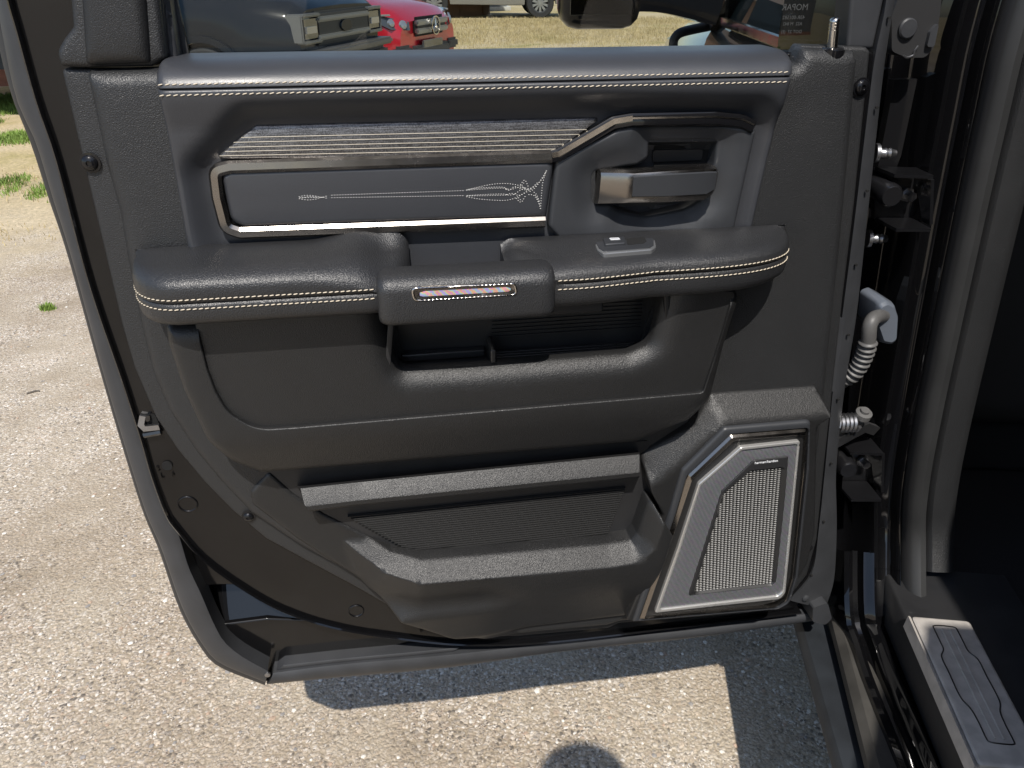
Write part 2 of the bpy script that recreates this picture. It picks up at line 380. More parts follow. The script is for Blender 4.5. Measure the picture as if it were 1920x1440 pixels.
# ================================================================ ground
def ground_mat():
    m = bpy.data.materials.new('exposed_aggregate_ground'); m.use_nodes = True; n = m.node_tree; b = n.nodes['Principled BSDF']; L = n.links.new
    tc = n.nodes.new('ShaderNodeTexCoord')
    def node(t, **k):
        q = n.nodes.new(t)
        for a, v in k.items():
            if a in q.inputs: q.inputs[a].default_value = v
            else: setattr(q, a, v)
        L(tc.outputs['Object'], q.inputs['Vector']) if 'Vector' in q.inputs else None
        return q
    def ramp(src, els):
        r = n.nodes.new('ShaderNodeValToRGB'); e = r.color_ramp.elements
        while len(e) < len(els): e.new(.5)
        for i, (p, c) in enumerate(els): e[i].position = p; e[i].color = (*c, 1)
        L(src, r.inputs[0]); return r
    def mix(f, a, c, t='MIX'):
        q = n.nodes.new('ShaderNodeMixRGB'); q.blend_type = t
        for i, s in ((0, f), (1, a), (2, c)):
            if isinstance(s, (int, float)): q.inputs[i].default_value = s
            elif isinstance(s, tuple): q.inputs[i].default_value = (*s, 1)
            else: L(s, q.inputs[i])
        return q
    wn = node('ShaderNodeTexNoise', Scale=60., Detail=2.)
    ad = mix(.012, tc.outputs['Object'], wn.outputs['Color'], 'ADD')
    v1 = n.nodes.new('ShaderNodeTexVoronoi'); v1.inputs['Scale'].default_value = 138; L(ad.outputs[0], v1.inputs['Vector'])
    v2 = n.nodes.new('ShaderNodeTexVoronoi'); v2.inputs['Scale'].default_value = 290; L(ad.outputs[0], v2.inputs['Vector'])
    sep = n.nodes.new('ShaderNodeSeparateColor'); L(v1.outputs['Color'], sep.inputs[0])
    sep2 = n.nodes.new('ShaderNodeSeparateColor'); L(v2.outputs['Color'], sep2.inputs[0])
    pal = [(0, (0.155, 0.141, 0.126)), (.15, (0.381, 0.323, 0.266)), (.3, (0.480, 0.422, 0.350)), (.48, (0.582, 0.531, 0.459)), (.62, (0.350, 0.322, 0.293)), (.74, (0.645, 0.601, 0.544)), (.88, (0.433, 0.346, 0.274)), (.93, (0.792, 0.770, 0.734))]
    c1 = ramp(sep.outputs[0], pal); c2 = ramp(sep2.outputs[1], pal)
    c1.color_ramp.interpolation = 'CONSTANT'; c2.color_ramp.interpolation = 'CONSTANT'
    use2 = ramp(sep.outputs[1], [(.45, (0, 0, 0)), (.5, (1, 1, 1))])
    peb = mix(use2.outputs[0], c1.outputs[0], c2.outputs[0])
    # cement/sand binder showing between pebbles and in larger worn patches
    edge = ramp(v1.outputs['Distance'], [(.46, (0, 0, 0)), (.74, (1, 1, 1))])
    sand = node('ShaderNodeTexNoise', Scale=240., Detail=4.)
    sandc = ramp(sand.outputs['Fac'], [(.3, (.26, .22, .165)), (.7, (.47, .41, .325))])
    big = node('ShaderNodeTexNoise', Scale=3.2, Detail=6., Roughness=.6)
    bigm = ramp(big.outputs['Fac'], [(.40, (.03, .03, .03)), (.62, (.95, .95, .95))])
    fm = mix(.82, edge.outputs[0], bigm.outputs[0], 'SCREEN')
    near = mix(fm.outputs[0], peb.outputs[0], sandc.outputs[0])
    ton = node('ShaderNodeTexNoise', Scale=1.7, Detail=7., Roughness=.62)
    tonc = ramp(ton.outputs['Fac'], [(.30, (.60, .55, .48)), (.45, (.88, .83, .77)), (.56, (1.0, .97, .92)), (.70, (1.16, 1.13, 1.09))])
    near2 = mix(1., near.outputs[0], tonc.outputs[0], 'MULTIPLY')
    # far lawn: dry grass and bare soil
    gn = node('ShaderNodeTexNoise', Scale=.9, Detail=9., Roughness=.68)
    far = ramp(gn.outputs['Fac'], [(.30, (.19, .20, .07)), (.40, (.38, .32, .16)), (.50, (.47, .385, .235)), (.70, (.53, .45, .33))])
    gf = node('ShaderNodeTexNoise', Scale=38., Detail=4.)
    gfr = ramp(gf.outputs['Fac'], [(.3, (.72, .72, .68)), (.7, (1.18, 1.15, 1.1))])
    far2 = mix(1., far.outputs[0], gfr.outputs[0], 'MULTIPLY')
    sx = n.nodes.new('ShaderNodeSeparateXYZ'); L(tc.outputs['Object'], sx.inputs[0])
    wob = n.nodes.new('ShaderNodeMath'); wob.operation = 'MULTIPLY_ADD'; L(gn.outputs['Fac'], wob.inputs[0]); wob.inputs[1].default_value = 7.; L(sx.outputs['Y'], wob.inputs[2])
    mk = n.nodes.new('ShaderNodeMapRange'); mk.inputs[1].default_value = 6.8; mk.inputs[2].default_value = 8.6; L(wob.outputs[0], mk.inputs[0])
    fin = mix(mk.outputs[0], near2.outputs[0], far2.outputs[0])
    L(fin.outputs[0], b.inputs['Base Color']); b.inputs['Roughness'].default_value = .85; b.inputs['Specular IOR Level'].default_value = .3
    hh = n.nodes.new('ShaderNodeMath'); hh.operation = 'MULTIPLY_ADD'; L(sand.outputs['Fac'], hh.inputs[0]); hh.inputs[1].default_value = .25
    inv = n.nodes.new('ShaderNodeMath'); inv.operation = 'SUBTRACT'; inv.inputs[0].default_value = 1; L(v1.outputs['Distance'], inv.inputs[1])
    L(inv.outputs[0], hh.inputs[2])
    bp = n.nodes.new('ShaderNodeBump'); bp.inputs['Strength'].default_value = .7; bp.inputs['Distance'].default_value = .0045; L(hh.outputs[0], bp.inputs['Height']); L(bp.outputs[0], b.inputs['Normal'])
    return m
M['ground'] = ground_mat()
gv = []; gf = []
xs = [-400, -60, -15, -6, -3, -1.5, 0, 1.5, 3, 6, 15, 60, 400]; ys = [-400, -60, -10, -3, 0, 2, 4, 8, 14, 25, 60, 400]
for y in ys:
    for x in xs: gv.append((x, y, 0.))
nx = len(xs)
for j in range(len(ys)-1):
    for i in range(nx-1): gf.append((j*nx+i, j*nx+i+1, (j+1)*nx+i+1, (j+1)*nx+i))
tag(obj('ground', gv, gf, 'ground'), kind='structure')
def pebbles():
    ico = [(0, 0, .6), (.9, 0, .1), (.28, .85, .1), (-.73, .53, .1), (-.73, -.53, .1), (.28, -.85, .1), (0, 0, -.3)]
    icf = [(0, 1, 2), (0, 2, 3), (0, 3, 4), (0, 4, 5), (0, 5, 1), (6, 2, 1), (6, 3, 2), (6, 4, 3), (6, 5, 4), (6, 1, 5)]
    cols = [('tan_pebble', (.46, .38, .29), 1500), ('pale_pebble', (.66, .62, .55), 900), ('grey_pebble', (.27, .25, .23), 700), ('rust_pebble', (.40, .29, .21), 300)]
    for nm, c, k in cols:
        M[nm] = mat(nm, c, .75, noise=(220, .75, 1.2)); mb = MB()
        for _ in range(k):
            t = random.random()
            x = random.uniform(-1.6, 1.25); y = random.uniform(.05, 3.0) if t < .75 else random.uniform(.1, .9)
            s = random.choice([.0028, .0035, .0045, .006])*random.uniform(.8, 1.3); a = random.uniform(0, 6.28); ca, sa = math.cos(a), math.sin(a); e = random.uniform(.7, 1.3)
            v = [(x+s*(px*e*ca-py*sa), y+s*(px*e*sa+py*ca), s*pz+.0008) for px, py, pz in ico]
            mb.add(v, icf)
        o = mb.build('loose_pebbles', nm, None, ang=60)
        tag(o, {'tan_pebble': 'loose tan pebbles scattered over the aggregate paving', 'pale_pebble': 'loose pale cream pebbles scattered over the aggregate paving', 'grey_pebble': 'loose dark grey pebbles scattered over the paving', 'rust_pebble': 'loose rust brown pebbles scattered over the paving'}[nm], 'pebbles', kind='stuff')
pebbles()
def grass(name, label, patches, dens, m):
    mb = MB()
    for (cx, cy, rx, ry, h) in patches:
        for _ in range(int(dens*rx*ry*3.14)):
            a = random.uniform(0, 6.28); r = math.sqrt(random.random())*random.uniform(.5, 1.1); x = cx+rx*r*math.cos(a); y = cy+ry*r*math.sin(a)
            hh = h*random.uniform(.35, 1.2); b = random.uniform(0, 6.28); w = h*.05+.0015; lx = random.uniform(-.6, .6)*hh; ly = random.uniform(-.6, .6)*hh
            dx, dy = w*math.cos(b), w*math.sin(b)
            mb.add([(x-dx, y-dy, 0), (x+dx, y+dy, 0), (x+lx*.4+dx*.7, y+ly*.4+dy*.7, hh*.6), (x+lx*.4-dx*.7, y+ly*.4-dy*.7, hh*.6), (x+lx, y+ly, hh)], [(0, 1, 2, 3), (3, 2, 4)])
    o = mb.build(name, m, None, smooth=False); tag(o, label, 'grass', kind='stuff')
M['grassgreen'] = mat('fresh_grass', (.17, .26, .045), .7, noise=(3, .7, 1.25)); M['grassdry'] = mat('dry_grass', (.42, .34, .18), .8, noise=(4, .75, 1.2))
g1 = gz(35, 262); g2 = gz(20, 205); g3 = gz(50, 375); g4 = gz(20, 440)
grass('grass', 'short fresh green grass in patches on the sandy lot', [(random.uniform(-3.9, -1.5), random.uniform(3.9, 8.6), random.uniform(.06, .26), random.uniform(.06, .34), random.uniform(.025, .05)) for _ in range(30)]+[(g1[0], g1[1], .28, .3, .05), (g2[0]-.2, g2[1]+.5, .5, .7, .05)], 4200, 'grassgreen')
grass('dry_grass', 'thin dry straw coloured grass on bare sandy soil', [(g3[0], g3[1]+.5, .75, .6, .035), (g4[0], g4[1], .45, .25, .025), (4.2, 17, 5.5, 3.2, .06), (3.2, 12.5, 3.0, 1.6, .05), (5.2, 20.8, 6, 2., .07)], 330, 'grassdry')
w1 = gz(90, 580)
grass('weed_tuft', 'small lone weed tuft growing from the pebbled paving', [(w1[0], w1[1], .035, .03, .03)], 42000, 'grassgreen')
M['twig'] = mat('weathered_twig', (.10, .085, .07), .85)
for k, (a, b) in enumerate([((50, 738), (74, 733))]):
    p, q = gz(*a, .003), gz(*b, .003)
    o = sweep('twig', None, 'twig', cr([p, (p+q)/2+np.array([.004, .006, .001]), q], 4), circ(.0032, 6), up=(0, 0, 1)); tag(o, 'short dark twig lying on the pebbles', 'twig')
# ================================================================ background: buildings and parked vehicles
M['brownwall'] = mat('brown_metal_siding', (.22, .12, .07), .65, noise=(1.3, .8, 1.15))
M['greybox'] = mat('grey_utility_paint', (.30, .31, .31), .6, noise=(3, .85, 1.1))
M['whitetrim'] = mat('white_trim', (.72, .73, .72), .6)
M['concrete'] = mat('pale_concrete', (.50, .49, .46), .9, noise=(8, .85, 1.1))
M['roofm'] = mat('brown_roof', (.10, .07, .05), .7)
wl = gz(862, 31); wdir = np.array([.80, .60, 0]); wn = np.array([.60, -.80, 0])
def building(name, label, p0, p1, h, deep, m, ribs, base=None, seam=.9):
    """wall from p0 to p1 seen from the camera side, with real depth, ribs, eaves and base course"""
    p0 = np.array(p0, float); p1 = np.array(p1, float); d = p1-p0; L = np.linalg.norm(d); d /= L; nrm = np.array([d[1], -d[0], 0])
    if nrm[1] > 0: nrm = -nrm
    r = thing(name, label, 'building', tuple((p0+p1)/2))
    q = [p0, p1, p1-nrm*deep, p0-nrm*deep]
    v = [tuple(a) for a in q]+[tuple(a+UZ*h) for a in q]
    obj('wall', v, [(0, 1, 5, 4), (1, 2, 6, 5), (2, 3, 7, 6), (3, 0, 4, 7)], m, r, smooth=False)
    e = .35; q2 = [p0-d*e+nrm*e, p1+d*e+nrm*e, p1+d*e-nrm*(deep+e), p0-d*e-nrm*(deep+e)]
    rv = [tuple(a+UZ*(h+.002)) for a in q2]+[tuple((q2[0]+q2[3])/2+UZ*(h+1.1)), tuple((q2[1]+q2[2])/2+UZ*(h+1.1))]
    obj('roof', rv, [(0, 1, 5, 4), (2, 3, 4, 5), (0, 4, 3), (1, 2, 5), (0, 1, 2, 3)], 'roofm', r, smooth=False)
    k = int(L/seam)
    for i in range(k+1):
        c = p0+d*(i*seam+.02)+nrm*.012
        if ribs:
            b = MB(); R = Matrix.Rotation(math.atan2(d[1], d[0]), 3, 'Z'); b.box((c[0], c[1], h/2), (.035, .026, h-.02), R); b.build('siding_rib', m, r, smooth=False)
    if base:
        b = MB(); R = Matrix.Rotation(math.atan2(d[1], d[0]), 3, 'Z'); c = (p0+p1)/2+nrm*.03; b.box((c[0], c[1], base[1]/2), (L+.04, .07, base[1]), R); b.build('base_course', base[0], r, smooth=False)
    return r
building('shed', 'brown ribbed metal sided shed behind the red car', wl-wdir*9, wl+wdir*1.2, 3.0, 6, 'brownwall', True)
M['greysiding'] = mat('dark_grey_siding', (.10, .10, .105), .6, noise=(2, .85, 1.15)); M['redbase'] = mat('red_brown_masonry', (.26, .11, .07), .85, noise=(12, .8, 1.2))
lw = gz(30, 166)
building('house', 'dark grey sided house on a red brown masonry base beside the lawn', lw+np.array([-7, -.2, 0]), lw+np.array([.4, .35, 0]), 2.8, 5, 'greysiding', False, base=('redbase', .24))
# downpipe, utility box
pd = gz(886, 22); t = thing('downpipe', 'white downpipe standing at the end of the brown shed', 'pipe', tuple(pd))
b = MB(); b.box((pd[0], pd[1], 1.45), (.16, .12, 2.9)); b.build('pipe', 'whitetrim', t, bevel=.012)
for z in (.5, 1.5, 2.5):
    b = MB(); b.box((pd[0], pd[1]+.0, z), (.22, .14, .04)); b.build('bracket', 'whitetrim', t)
pb = gz(918, 20); t = thing('utility_cabinet', 'grey louvred metal utility cabinet on a concrete pad', 'cabinet', tuple(pb))
b = MB(); b.box((pb[0], pb[1]+.4, .06), (1.35, 1.1, .12)); b.build('pad', 'concrete', t, bevel=.01)
b = MB(); b.box((pb[0], pb[1]+.4, .67), (1.1, .85, 1.08)); b.build('case', 'greybox', t, bevel=.015)
for i in range(9):
    b = MB(); b.box((pb[0], pb[1]-.033, .25+i*.105), (.96, .02, .05), Matrix.Rotation(.5, 3, 'X')); b.build('louvre', 'greybox', t, smooth=False)
b = MB(); b.box((pb[0], pb[1]+.4, 1.235), (1.18, .93, .05)); b.build('lid', 'greybox', t, bevel=.01)
# ---- vehicles: local frame x forward, y left, z up, origin on the ground under the front bumper centre
def cs(o, name, verts, faces, m, **k): return obj(name, verts, faces, m, o, local=True, **k)
def lbox(o, name, c, d, m, bevel=.01, R=None):
    b = MB(); b.box(c, d, R); ob = obj(name, b.v, b.f, m, o, local=True)
    if bevel:
        bm = bmesh.new(); bm.from_mesh(ob.data); bmesh.ops.bevel(bm, geom=list(bm.edges), offset=bevel, segments=2, affect='EDGES'); bm.to_mesh(ob.data); bm.free(); ob.data.shade_smooth(); ob.data.set_sharp_from_angle(angle=.7)
    return ob
def wheel(o, x, y, r, w, rimm='chrome', spokes=5):
    s = 1 if y > 0 else -1
    prof = [(r*.62, -w/2), (r*.93, -w/2), (r, -w*.36), (r, w*.36), (r*.93, w/2), (r*.66, w/2), (r*.62, w*.3), (r*.62, -w/2)]
    v, f = lathe(prof, (x, y, r), (0, s, 0), 28); f = f[:-2]
    wh = cs(o, 'wheel', v, f, 'tyre')
    v, f = lathe([(r*.62, w*.38), (r*.64, w*.44), (r*.58, w*.42), (r*.55, -.1*w), (.02, -.1*w)], (x, y, r), (0, s, 0), 28); cs(wh, 'rim', v, f[:-2], 'rimdark')
    b = MB()
    for k in range(spokes):
        a = 2*math.pi*k/spokes+.3; R = Matrix.Rotation(-a*s, 3, 'Y')
        for off in (-.09, .09):
            R2 = Matrix.Rotation(-(a+off)*s, 3, 'Y'); c = R2 @ Vector((r*.33, 0, 0)); b.box((x+c[0], y+s*w*.30, r+c[2]), (r*.55, .025, r*.075), R2)
    v, f = lathe([(.001, w*.40), (r*.12, w*.40), (r*.13, w*.2)], (x, y, r), (0, s, 0), 12); b.add(v, f[:-2])
    cs(wh, 'spokes', b.v, b.f, rimm)
    return wh
M['tyre'] = mat('tyre_rubber', (.022, .022, .023), .8); M['rimdark'] = mat('dark_rim_metal', (.06, .06, .062), .5, metal=.6)  # second one: dark metal for the rim barrel behind the spokes
M['alloy'] = mat('alloy_wheel', (.55, .55, .56), .3, metal=1.)
M['lamp'] = mat('headlamp_lens', (.28, .29, .31), .08, coat=1., metal=.55); M['lampdark'] = mat('headlamp_housing', (.05, .055, .06), .15, coat=1.)
M['amber'] = mat('amber_lens', (.65, .22, .03), .2, coat=1.)
M['claddark'] = mat('black_cladding', (.025, .025, .026), .6)
def arch_profile(side_pts, wheels, R):
    """cut wheel arches into the lower edge line"""
    return side_pts
def carbody(o, m, st, wheels, wr, nsec=1):
    """st: list of (x, halfwidth, z_low, z_shoulder, z_top, top_inset). Closed shell with arches"""
    # refine stations near wheel arches
    xs = set(s[0] for s in st); R = wr*1.14
    for wx in wheels:
        for k in range(13): xs.add(wx-R*math.cos(math.pi*k/12))
    S = np.array(sorted(st)); xs = sorted(x for x in xs if S[0, 0] <= x <= S[-1, 0])
    secs = []
    for x in xs:
        hw, zl, zs, zt, ti = [np.interp(x, S[:, 0], S[:, c]) for c in range(1, 6)]
        za = zl
        for wx in wheels:
            if abs(x-wx) < R-1e-6: za = max(za, min(wr+math.sqrt(R*R-(x-wx)**2), zs-.12))
        zm = za+(zs-za)*.5
        half = [(hw*.86, zl if za == zl else za), (hw*.985, za+.02), (hw, zm), (hw*.985, zs-.05), (hw*.955, zs), (hw-ti*.5, zt-(zt-zs)*.25), (hw-ti, zt), ((hw-ti)*.5, zt+.012), (0, zt+.018)]
        sec = [(x, -y, z) for y, z in half]+[(x, y, z) for y, z in half[-2::-1]]
        secs.append(sec)
    k = len(secs[0]); v = [p for s in secs for p in s]; f = []
    for i in range(len(secs)-1):
        for q in range(k-1): f.append((i*k+q, i*k+q+1, (i+1)*k+q+1, (i+1)*k+q))
    f += [tuple(range(k)), tuple(range((len(secs)-1)*k, len(secs)*k))]
    return cs(o, 'body', v, f, m, ang=32)
def greenhouse(o, m, st):
    """st: (x, halfwidth bottom, z bottom, halfwidth top, z top)"""
    v = []; f = []; n = len(st)
    for x, wb, zb, wt, zt in st: v += [(x, -wb, zb), (x, -wt, zt), (x, wt, zt), (x, wb, zb)]
    for i in range(n-1):
        for q in range(3): f.append((i*4+q, i*4+q+1, i*4+5+q, i*4+4+q))
    f += [(0, 1, 2, 3), ((n-1)*4, (n-1)*4+1, (n-1)*4+2, (n-1)*4+3)]
    return cs(o, 'greenhouse', v, f, 'carglass', ang=25)
def pillars(o, m, xs, roof):
    for (a, b) in xs:
        for s in (-1, 1):
            p = [np.array((a[0], s*a[1], a[2])), np.array((b[0], s*b[1], b[2]))]
            v, f = sweep('x', None, None, p, [(-.045, -.015), (.045, -.015), (.045, .02), (-.045, .02)], up=(0, s, .2), build=False); cs(o, 'window_pillar', v, f, m)
    x0, x1, w, z = roof
    lbox(o, 'roof', ((x0+x1)/2, 0, z), (x1-x0, w*2, .06), m, .025)
heading = math.atan2(-.40, .92); heading2 = math.atan2(-.51, .86)
# dark blue pickup
fp = gz(640, 45, .86); M['silverplastic'] = mat('silver_plastic', (.13, .135, .14), .3, metal=.3); M['greyplastic'] = mat('grey_plastic', (.16, .165, .17), .35, metal=.3); FM = mat('midnight_blue_paint', (.004, .008, .014), .3, coat=.35, spec=.05); M['ford'] = FM
fx, fy = fp[0], fp[1]
F = thing('pickup', 'dark blue parked pickup with chrome bracket headlamps beside the red car', 'truck', (fx, fy, 0), heading); F.scale = (.9, .9, .9)
carbody(F, 'ford', [(-5.7, .96, .55, 1.28, 1.32, .06), (-3.1, .98, .50, 1.28, 1.33, .06), (-1.6, .99, .48, 1.24, 1.30, .16), (-.6, .985, .52, 1.14, 1.25, .22), (-.12, .96, .58, 1.08, 1.20, .22), (0, .90, .62, 1.00, 1.12, .2)], [-1.0, -4.7], .40)
greenhouse(F, 'ford', [(-3.5, .9, 1.30, .74, 1.86), (-3.3, .92, 1.30, .76, 1.90), (-2.2, .92, 1.29, .75, 1.89), (-1.45, .90, 1.28, .70, 1.36)])
pillars(F, 'ford', [((-1.45, .9, 1.29), (-2.2, .75, 1.89)), ((-3.45, .9, 1.3), (-3.4, .76, 1.88)), ((-2.6, .93, 1.3), (-2.6, .77, 1.88))], (-3.45, -2.15, .76, 1.91))
for x in (-1.0, -4.7):
    for y in (-.86, .86): wheel(F, x, y, .40, .26, 'alloy', 6)
lbox(F, 'bumper', (-.06, 0, .58), (.34, 1.9, .26), 'claddark', .05)
M['bumperg'] = mat('grey_painted_bumper', (.10, .10, .105), .4, metal=.5)
lbox(F, 'bumper_cap', (-.02, 0, .74), (.36, 1.92, .07), 'bumperg', .02)
gr = lbox(F, 'grille', (.005, 0, .95), (.07, 1.18, .30), 'claddark', .02)
for z in (.87, 1.03): lbox(gr, 'grille_bar', (.035, 0, z), (.05, 1.2, .05), 'greyplastic', .015)
v, f = lathe([(.001, .03), (.12, .03), (.125, .0)], (.03, 0, .95), (1, 0, 0), 20); v = [(a, b*1.0, .95+(c-.95)*.45) for a, b, c in v]; cs(gr, 'oval_badge', v, f, 'ford')
for s in (-1, 1):
    h = lbox(F, 'headlamp', (-.07, s*.73, .96), (.22, .34, .25), 'lampdark', .04)
    lbox(h, 'lamp_lens', (-.055, s*.74, .95), (.22, .24, .10), 'lamp', .02)
    for z in (1.075, .845): lbox(h, 'lamp_bracket', (-.05, s*.73, z), (.24, .35, .03), 'silverplastic', .012)
    lbox(h, 'bracket_side', (-.03, s*.905, .96), (.16, .03, .25), 'silverplastic', .012)
    lbox(h, 'marker_lens', (-.16, s*.925, .92), (.06, .03, .08), 'amber', .012)
    mi = lbox(F, 'wing_mirror', (-1.75, s*1.12, 1.35), (.14, .26, .22), 'ford', .05)
    lbox(F, 'door_handle', (-2.6, s*.985, 1.12), (.2, .03, .035), 'ford', .01)
    for (x, wr) in ((-1.0, .40), (-4.7, .40)):
        pts = [(x-.47*math.cos(math.pi*k/14), s*.985, .40+.47*math.sin(math.pi*k/14)) for k in range(15)]
        v, f = sweep('x', None, None, pts, [(-.03, -.02), (.03, -.02), (.03, .02), (-.03, .02)], up=(0, s, 0), build=False); cs(F, 'arch_trim', v, f, 'ford')
# red SUV
rp_ = gz(807, 52, .67); RM = mat('red_metallic_paint', (.42, .010, .022), .28, coat=1., metal=.25); M['red'] = RM
A = thing('suv', 'red compact suv with twin bar grille and round star badge', 'suv', (rp_[0], rp_[1], 0), heading2)
carbody(A, 'red', [(-4.35, .80, .40, .90, .98, .1), (-4.1, .88, .36, .98, 1.06, .1), (-2.0, .90, .30, .96, 1.02, .12), (-1.2, .89, .30, .92, 1.03, .22), (-.55, .87, .34, .86, .97, .26), (-.18, .80, .36, .78, .88, .26), (-.03, .70, .36, .66, .76, .2)], [-.82, -3.5], .35)
greenhouse(A, 'red', [(-4.2, .75, 1.02, .6, 1.12), (-3.8, .82, 1.0, .62, 1.46), (-2.6, .85, 1.0, .64, 1.50), (-1.9, .84, 1.0, .62, 1.44), (-1.15, .80, 1.0, .62, 1.06)])
pillars(A, 'red', [((-1.2, .8, 1.02), (-1.95, .62, 1.43)), ((-2.5, .86, 1.0), (-2.5, .64, 1.49)), ((-4.0, .8, 1.0), (-3.7, .62, 1.45))], (-3.8, -1.95, .63, 1.5))
for x in (-.82, -3.5):
    for y in (-.78, .78): wheel(A, x, y, .35, .23, 'alloy', 5)
    for s in (-1, 1):
        pts = [(x-.41*math.cos(math.pi*k/14), s*.885, .35+.41*math.sin(math.pi*k/14)) for k in range(15)]
        v, f = sweep('x', None, None, pts, [(-.03, -.03), (.03, -.03), (.03, .02), (-.03, .02)], up=(0, s, 0), build=False); cs(A, 'arch_trim', v, f, 'claddark')
gr = lbox(A, 'grille', (-.02, 0, .70), (.08, .80, .21), 'claddark', .04)
for z in (.655, .745): lbox(gr, 'grille_bar', (.02, 0, z), (.05, .80, .06), 'steel', .015)
v, f = lathe([(.10, 0), (.105, .02), (.092, .02), (.09, 0)], (.06, 0, .70), (1, 0, 0), 22); cs(gr, 'badge_ring', v, f[:-2], 'chrome')
b = MB()
for k in range(3):
    a = math.pi/2+k*2*math.pi/3; b.add([(.07, .013*math.sin(a), .70-.013*math.cos(a)), (.07, -.013*math.sin(a), .70+.013*math.cos(a)), (.07, .09*math.cos(a), .70+.09*math.sin(a)), (.088, 0, .70)], [(0, 2, 3), (1, 3, 2)])
cs(gr, 'badge_star', b.v, b.f, 'chrome', smooth=False)
for s in (-1, 1):
    h = cs(A, 'headlamp', [(-.09, s*.48, .78), (-.06, s*.50, .655), (-.17, s*.74, .68), (-.42, s*.885, .83), (-.30, s*.82, .86), (-.02, s*.49, .76), (-.0, s*.51, .675), (-.1, s*.77, .695), (-.36, s*.91, .83), (-.24, s*.85, .85)], [(5, 6, 7, 8, 9), (0, 1, 6, 5), (1, 2, 7, 6), (2, 3, 8, 7), (3, 4, 9, 8), (4, 0, 5, 9)], 'lampdark')
    for c, r in (((-.04, s*.60, .73), .055), ((-.12, s*.73, .755), .05)):
        v, f = lathe([(.001, .03), (r*.7, .024), (r, 0)], c, (1, s*.5, .15), 14); cs(h, 'lamp_projector', v, f, 'lamp')
    lbox(h, 'light_strip', (-.20, s*.82, .84), (.24, .03, .02), 'lamp', .006, Matrix.Rotation(-s*.9, 3, 'Z'))
    lbox(A, 'lower_vent', (-.06, s*.62, .46), (.14, .28, .12), 'claddark', .03)
    lbox(A, 'wing_mirror', (-1.5, s*1.0, 1.08), (.12, .24, .16), 'red', .05)
lbox(A, 'lower_intake', (-.01, 0, .43), (.1, .9, .14), 'claddark', .03); lbox(A, 'skid_trim', (-.0, 0, .35), (.16, 1.3, .035), 'steel', .01)
lbox(A, 'plate_bracket', (.02, 0, .50), (.03, .5, .10), 'lampdark', .008)
# silver SUV at the back
sp = gz(1017, 33, 0); SM = mat('silver_grey_paint', (.30, .29, .27), .3, metal=.6, coat=1.); M['silver'] = SM
B = thing('suv', 'silver grey suv parked far back on the dry grass', 'suv', (sp[0]+.85, sp[1]+.55, 0), heading2+.45)
carbody(B, 'silver', [(-4.8, .88, .42, 1.05, 1.1, .1), (-4.5, .94, .36, 1.1, 1.15, .1), (-2.0, .95, .32, 1.05, 1.1, .12), (-1.2, .94, .32, 1.0, 1.1, .22), (-.3, .88, .36, .88, .98, .24), (0, .78, .36, .72, .84, .2)], [-.9, -3.8], .38)
greenhouse(B, 'silver', [(-4.7, .82, 1.1, .66, 1.3), (-4.3, .88, 1.1, .68, 1.66), (-2.4, .9, 1.08, .68, 1.70), (-1.3, .86, 1.08, .64, 1.14)])
pillars(B, 'silver', [((-1.35, .86, 1.1), (-2.35, .68, 1.68)), ((-2.8, .91, 1.1), (-2.8, .69, 1.68)), ((-4.5, .86, 1.1), (-4.25, .68, 1.65))], (-4.3, -2.35, .68, 1.71))
for x in (-.9, -3.8):
    for y in (-.84, .84): wheel(B, x, y, .38, .25, 'alloy', 10)
lbox(B, 'bumper', (-.06, 0, .45), (.3, 1.7, .22), 'silver', .06); lbox(B, 'grille', (.0, 0, .72), (.06, 1.0, .22), 'claddark', .02)
for s in (-1, 1): lbox(B, 'headlamp', (-.12, s*.72, .78), (.26, .26, .14), 'lamp', .03)
# ================================================================ the truck the door belongs to
A0 = math.radians(11.9); TF = np.array([math.sin(A0), math.cos(A0), 0]); TI = np.array([math.cos(A0), -math.sin(A0), 0])
HP = np.array([.985, .075, 0])
T = thing('pickup_truck', 'glossy black crew cab pickup whose rear door stands open', 'truck', (1.9, .2, 0))
def tp(s, i, z): return HP+TF*s+TI*i+UZ*z      # along the truck, inward, up
ra = gz(1640, 1150, .49); rb = gz(1654, 1195, .47); rc = gz(1757, 1440, .465)
end = rc+(-TF)*1.0
BP = [(1.155, .10, 1.86), (1.10, .06, 1.55), (1.077, .05, 1.32), (1.082, .05, 1.2), (1.098, .05, 1.0), (1.118, .05, .78), (1.132, .047, .66), (1.143, .035, .58), ra, rb, rc, end]
BP = cr(BP, 5)
def psweep(name, m, sec, i0=0, i1=None, closed=False, par=T):
    P = [np.array(p, float) for p in BP][i0:i1]; v = []; k = len(sec)
    for i, p in enumerate(P):
        t = P[min(i+1, len(P)-1)]-P[max(i-1, 0)]; a, b_ = t @ TF, t[2]; q = math.hypot(a, b_); a, b_ = a/q, b_/q
        nv = TF*b_+UZ*(-a)
        for u, w in sec: v.append(p+TI*u+nv*w)
    f = [(i*k+q, i*k+(q+1) % k, (i+1)*k+(q+1) % k, (i+1)*k+q) for i in range(len(P)-1) for q in range(k if closed else k-1)]
    return obj(name, v, f, m, par, ang=42)
psweep('rocker_jamb', 'paintjamb', [(-.042, -.07), (-.040, -.012), (-.034, -.008), (-.028, -.010), (-.024, -.024), (-.016, -.022), (-.013, -.006), (-.008, -.004), (-.004, .0), (0, .002), (.004, .0), (.008, -.012), (.02, -.016), (.030, -.012), (.0335, .004), (.037, .007), (.0405, .002), (.043, -.012), (.06, -.02)], 36)
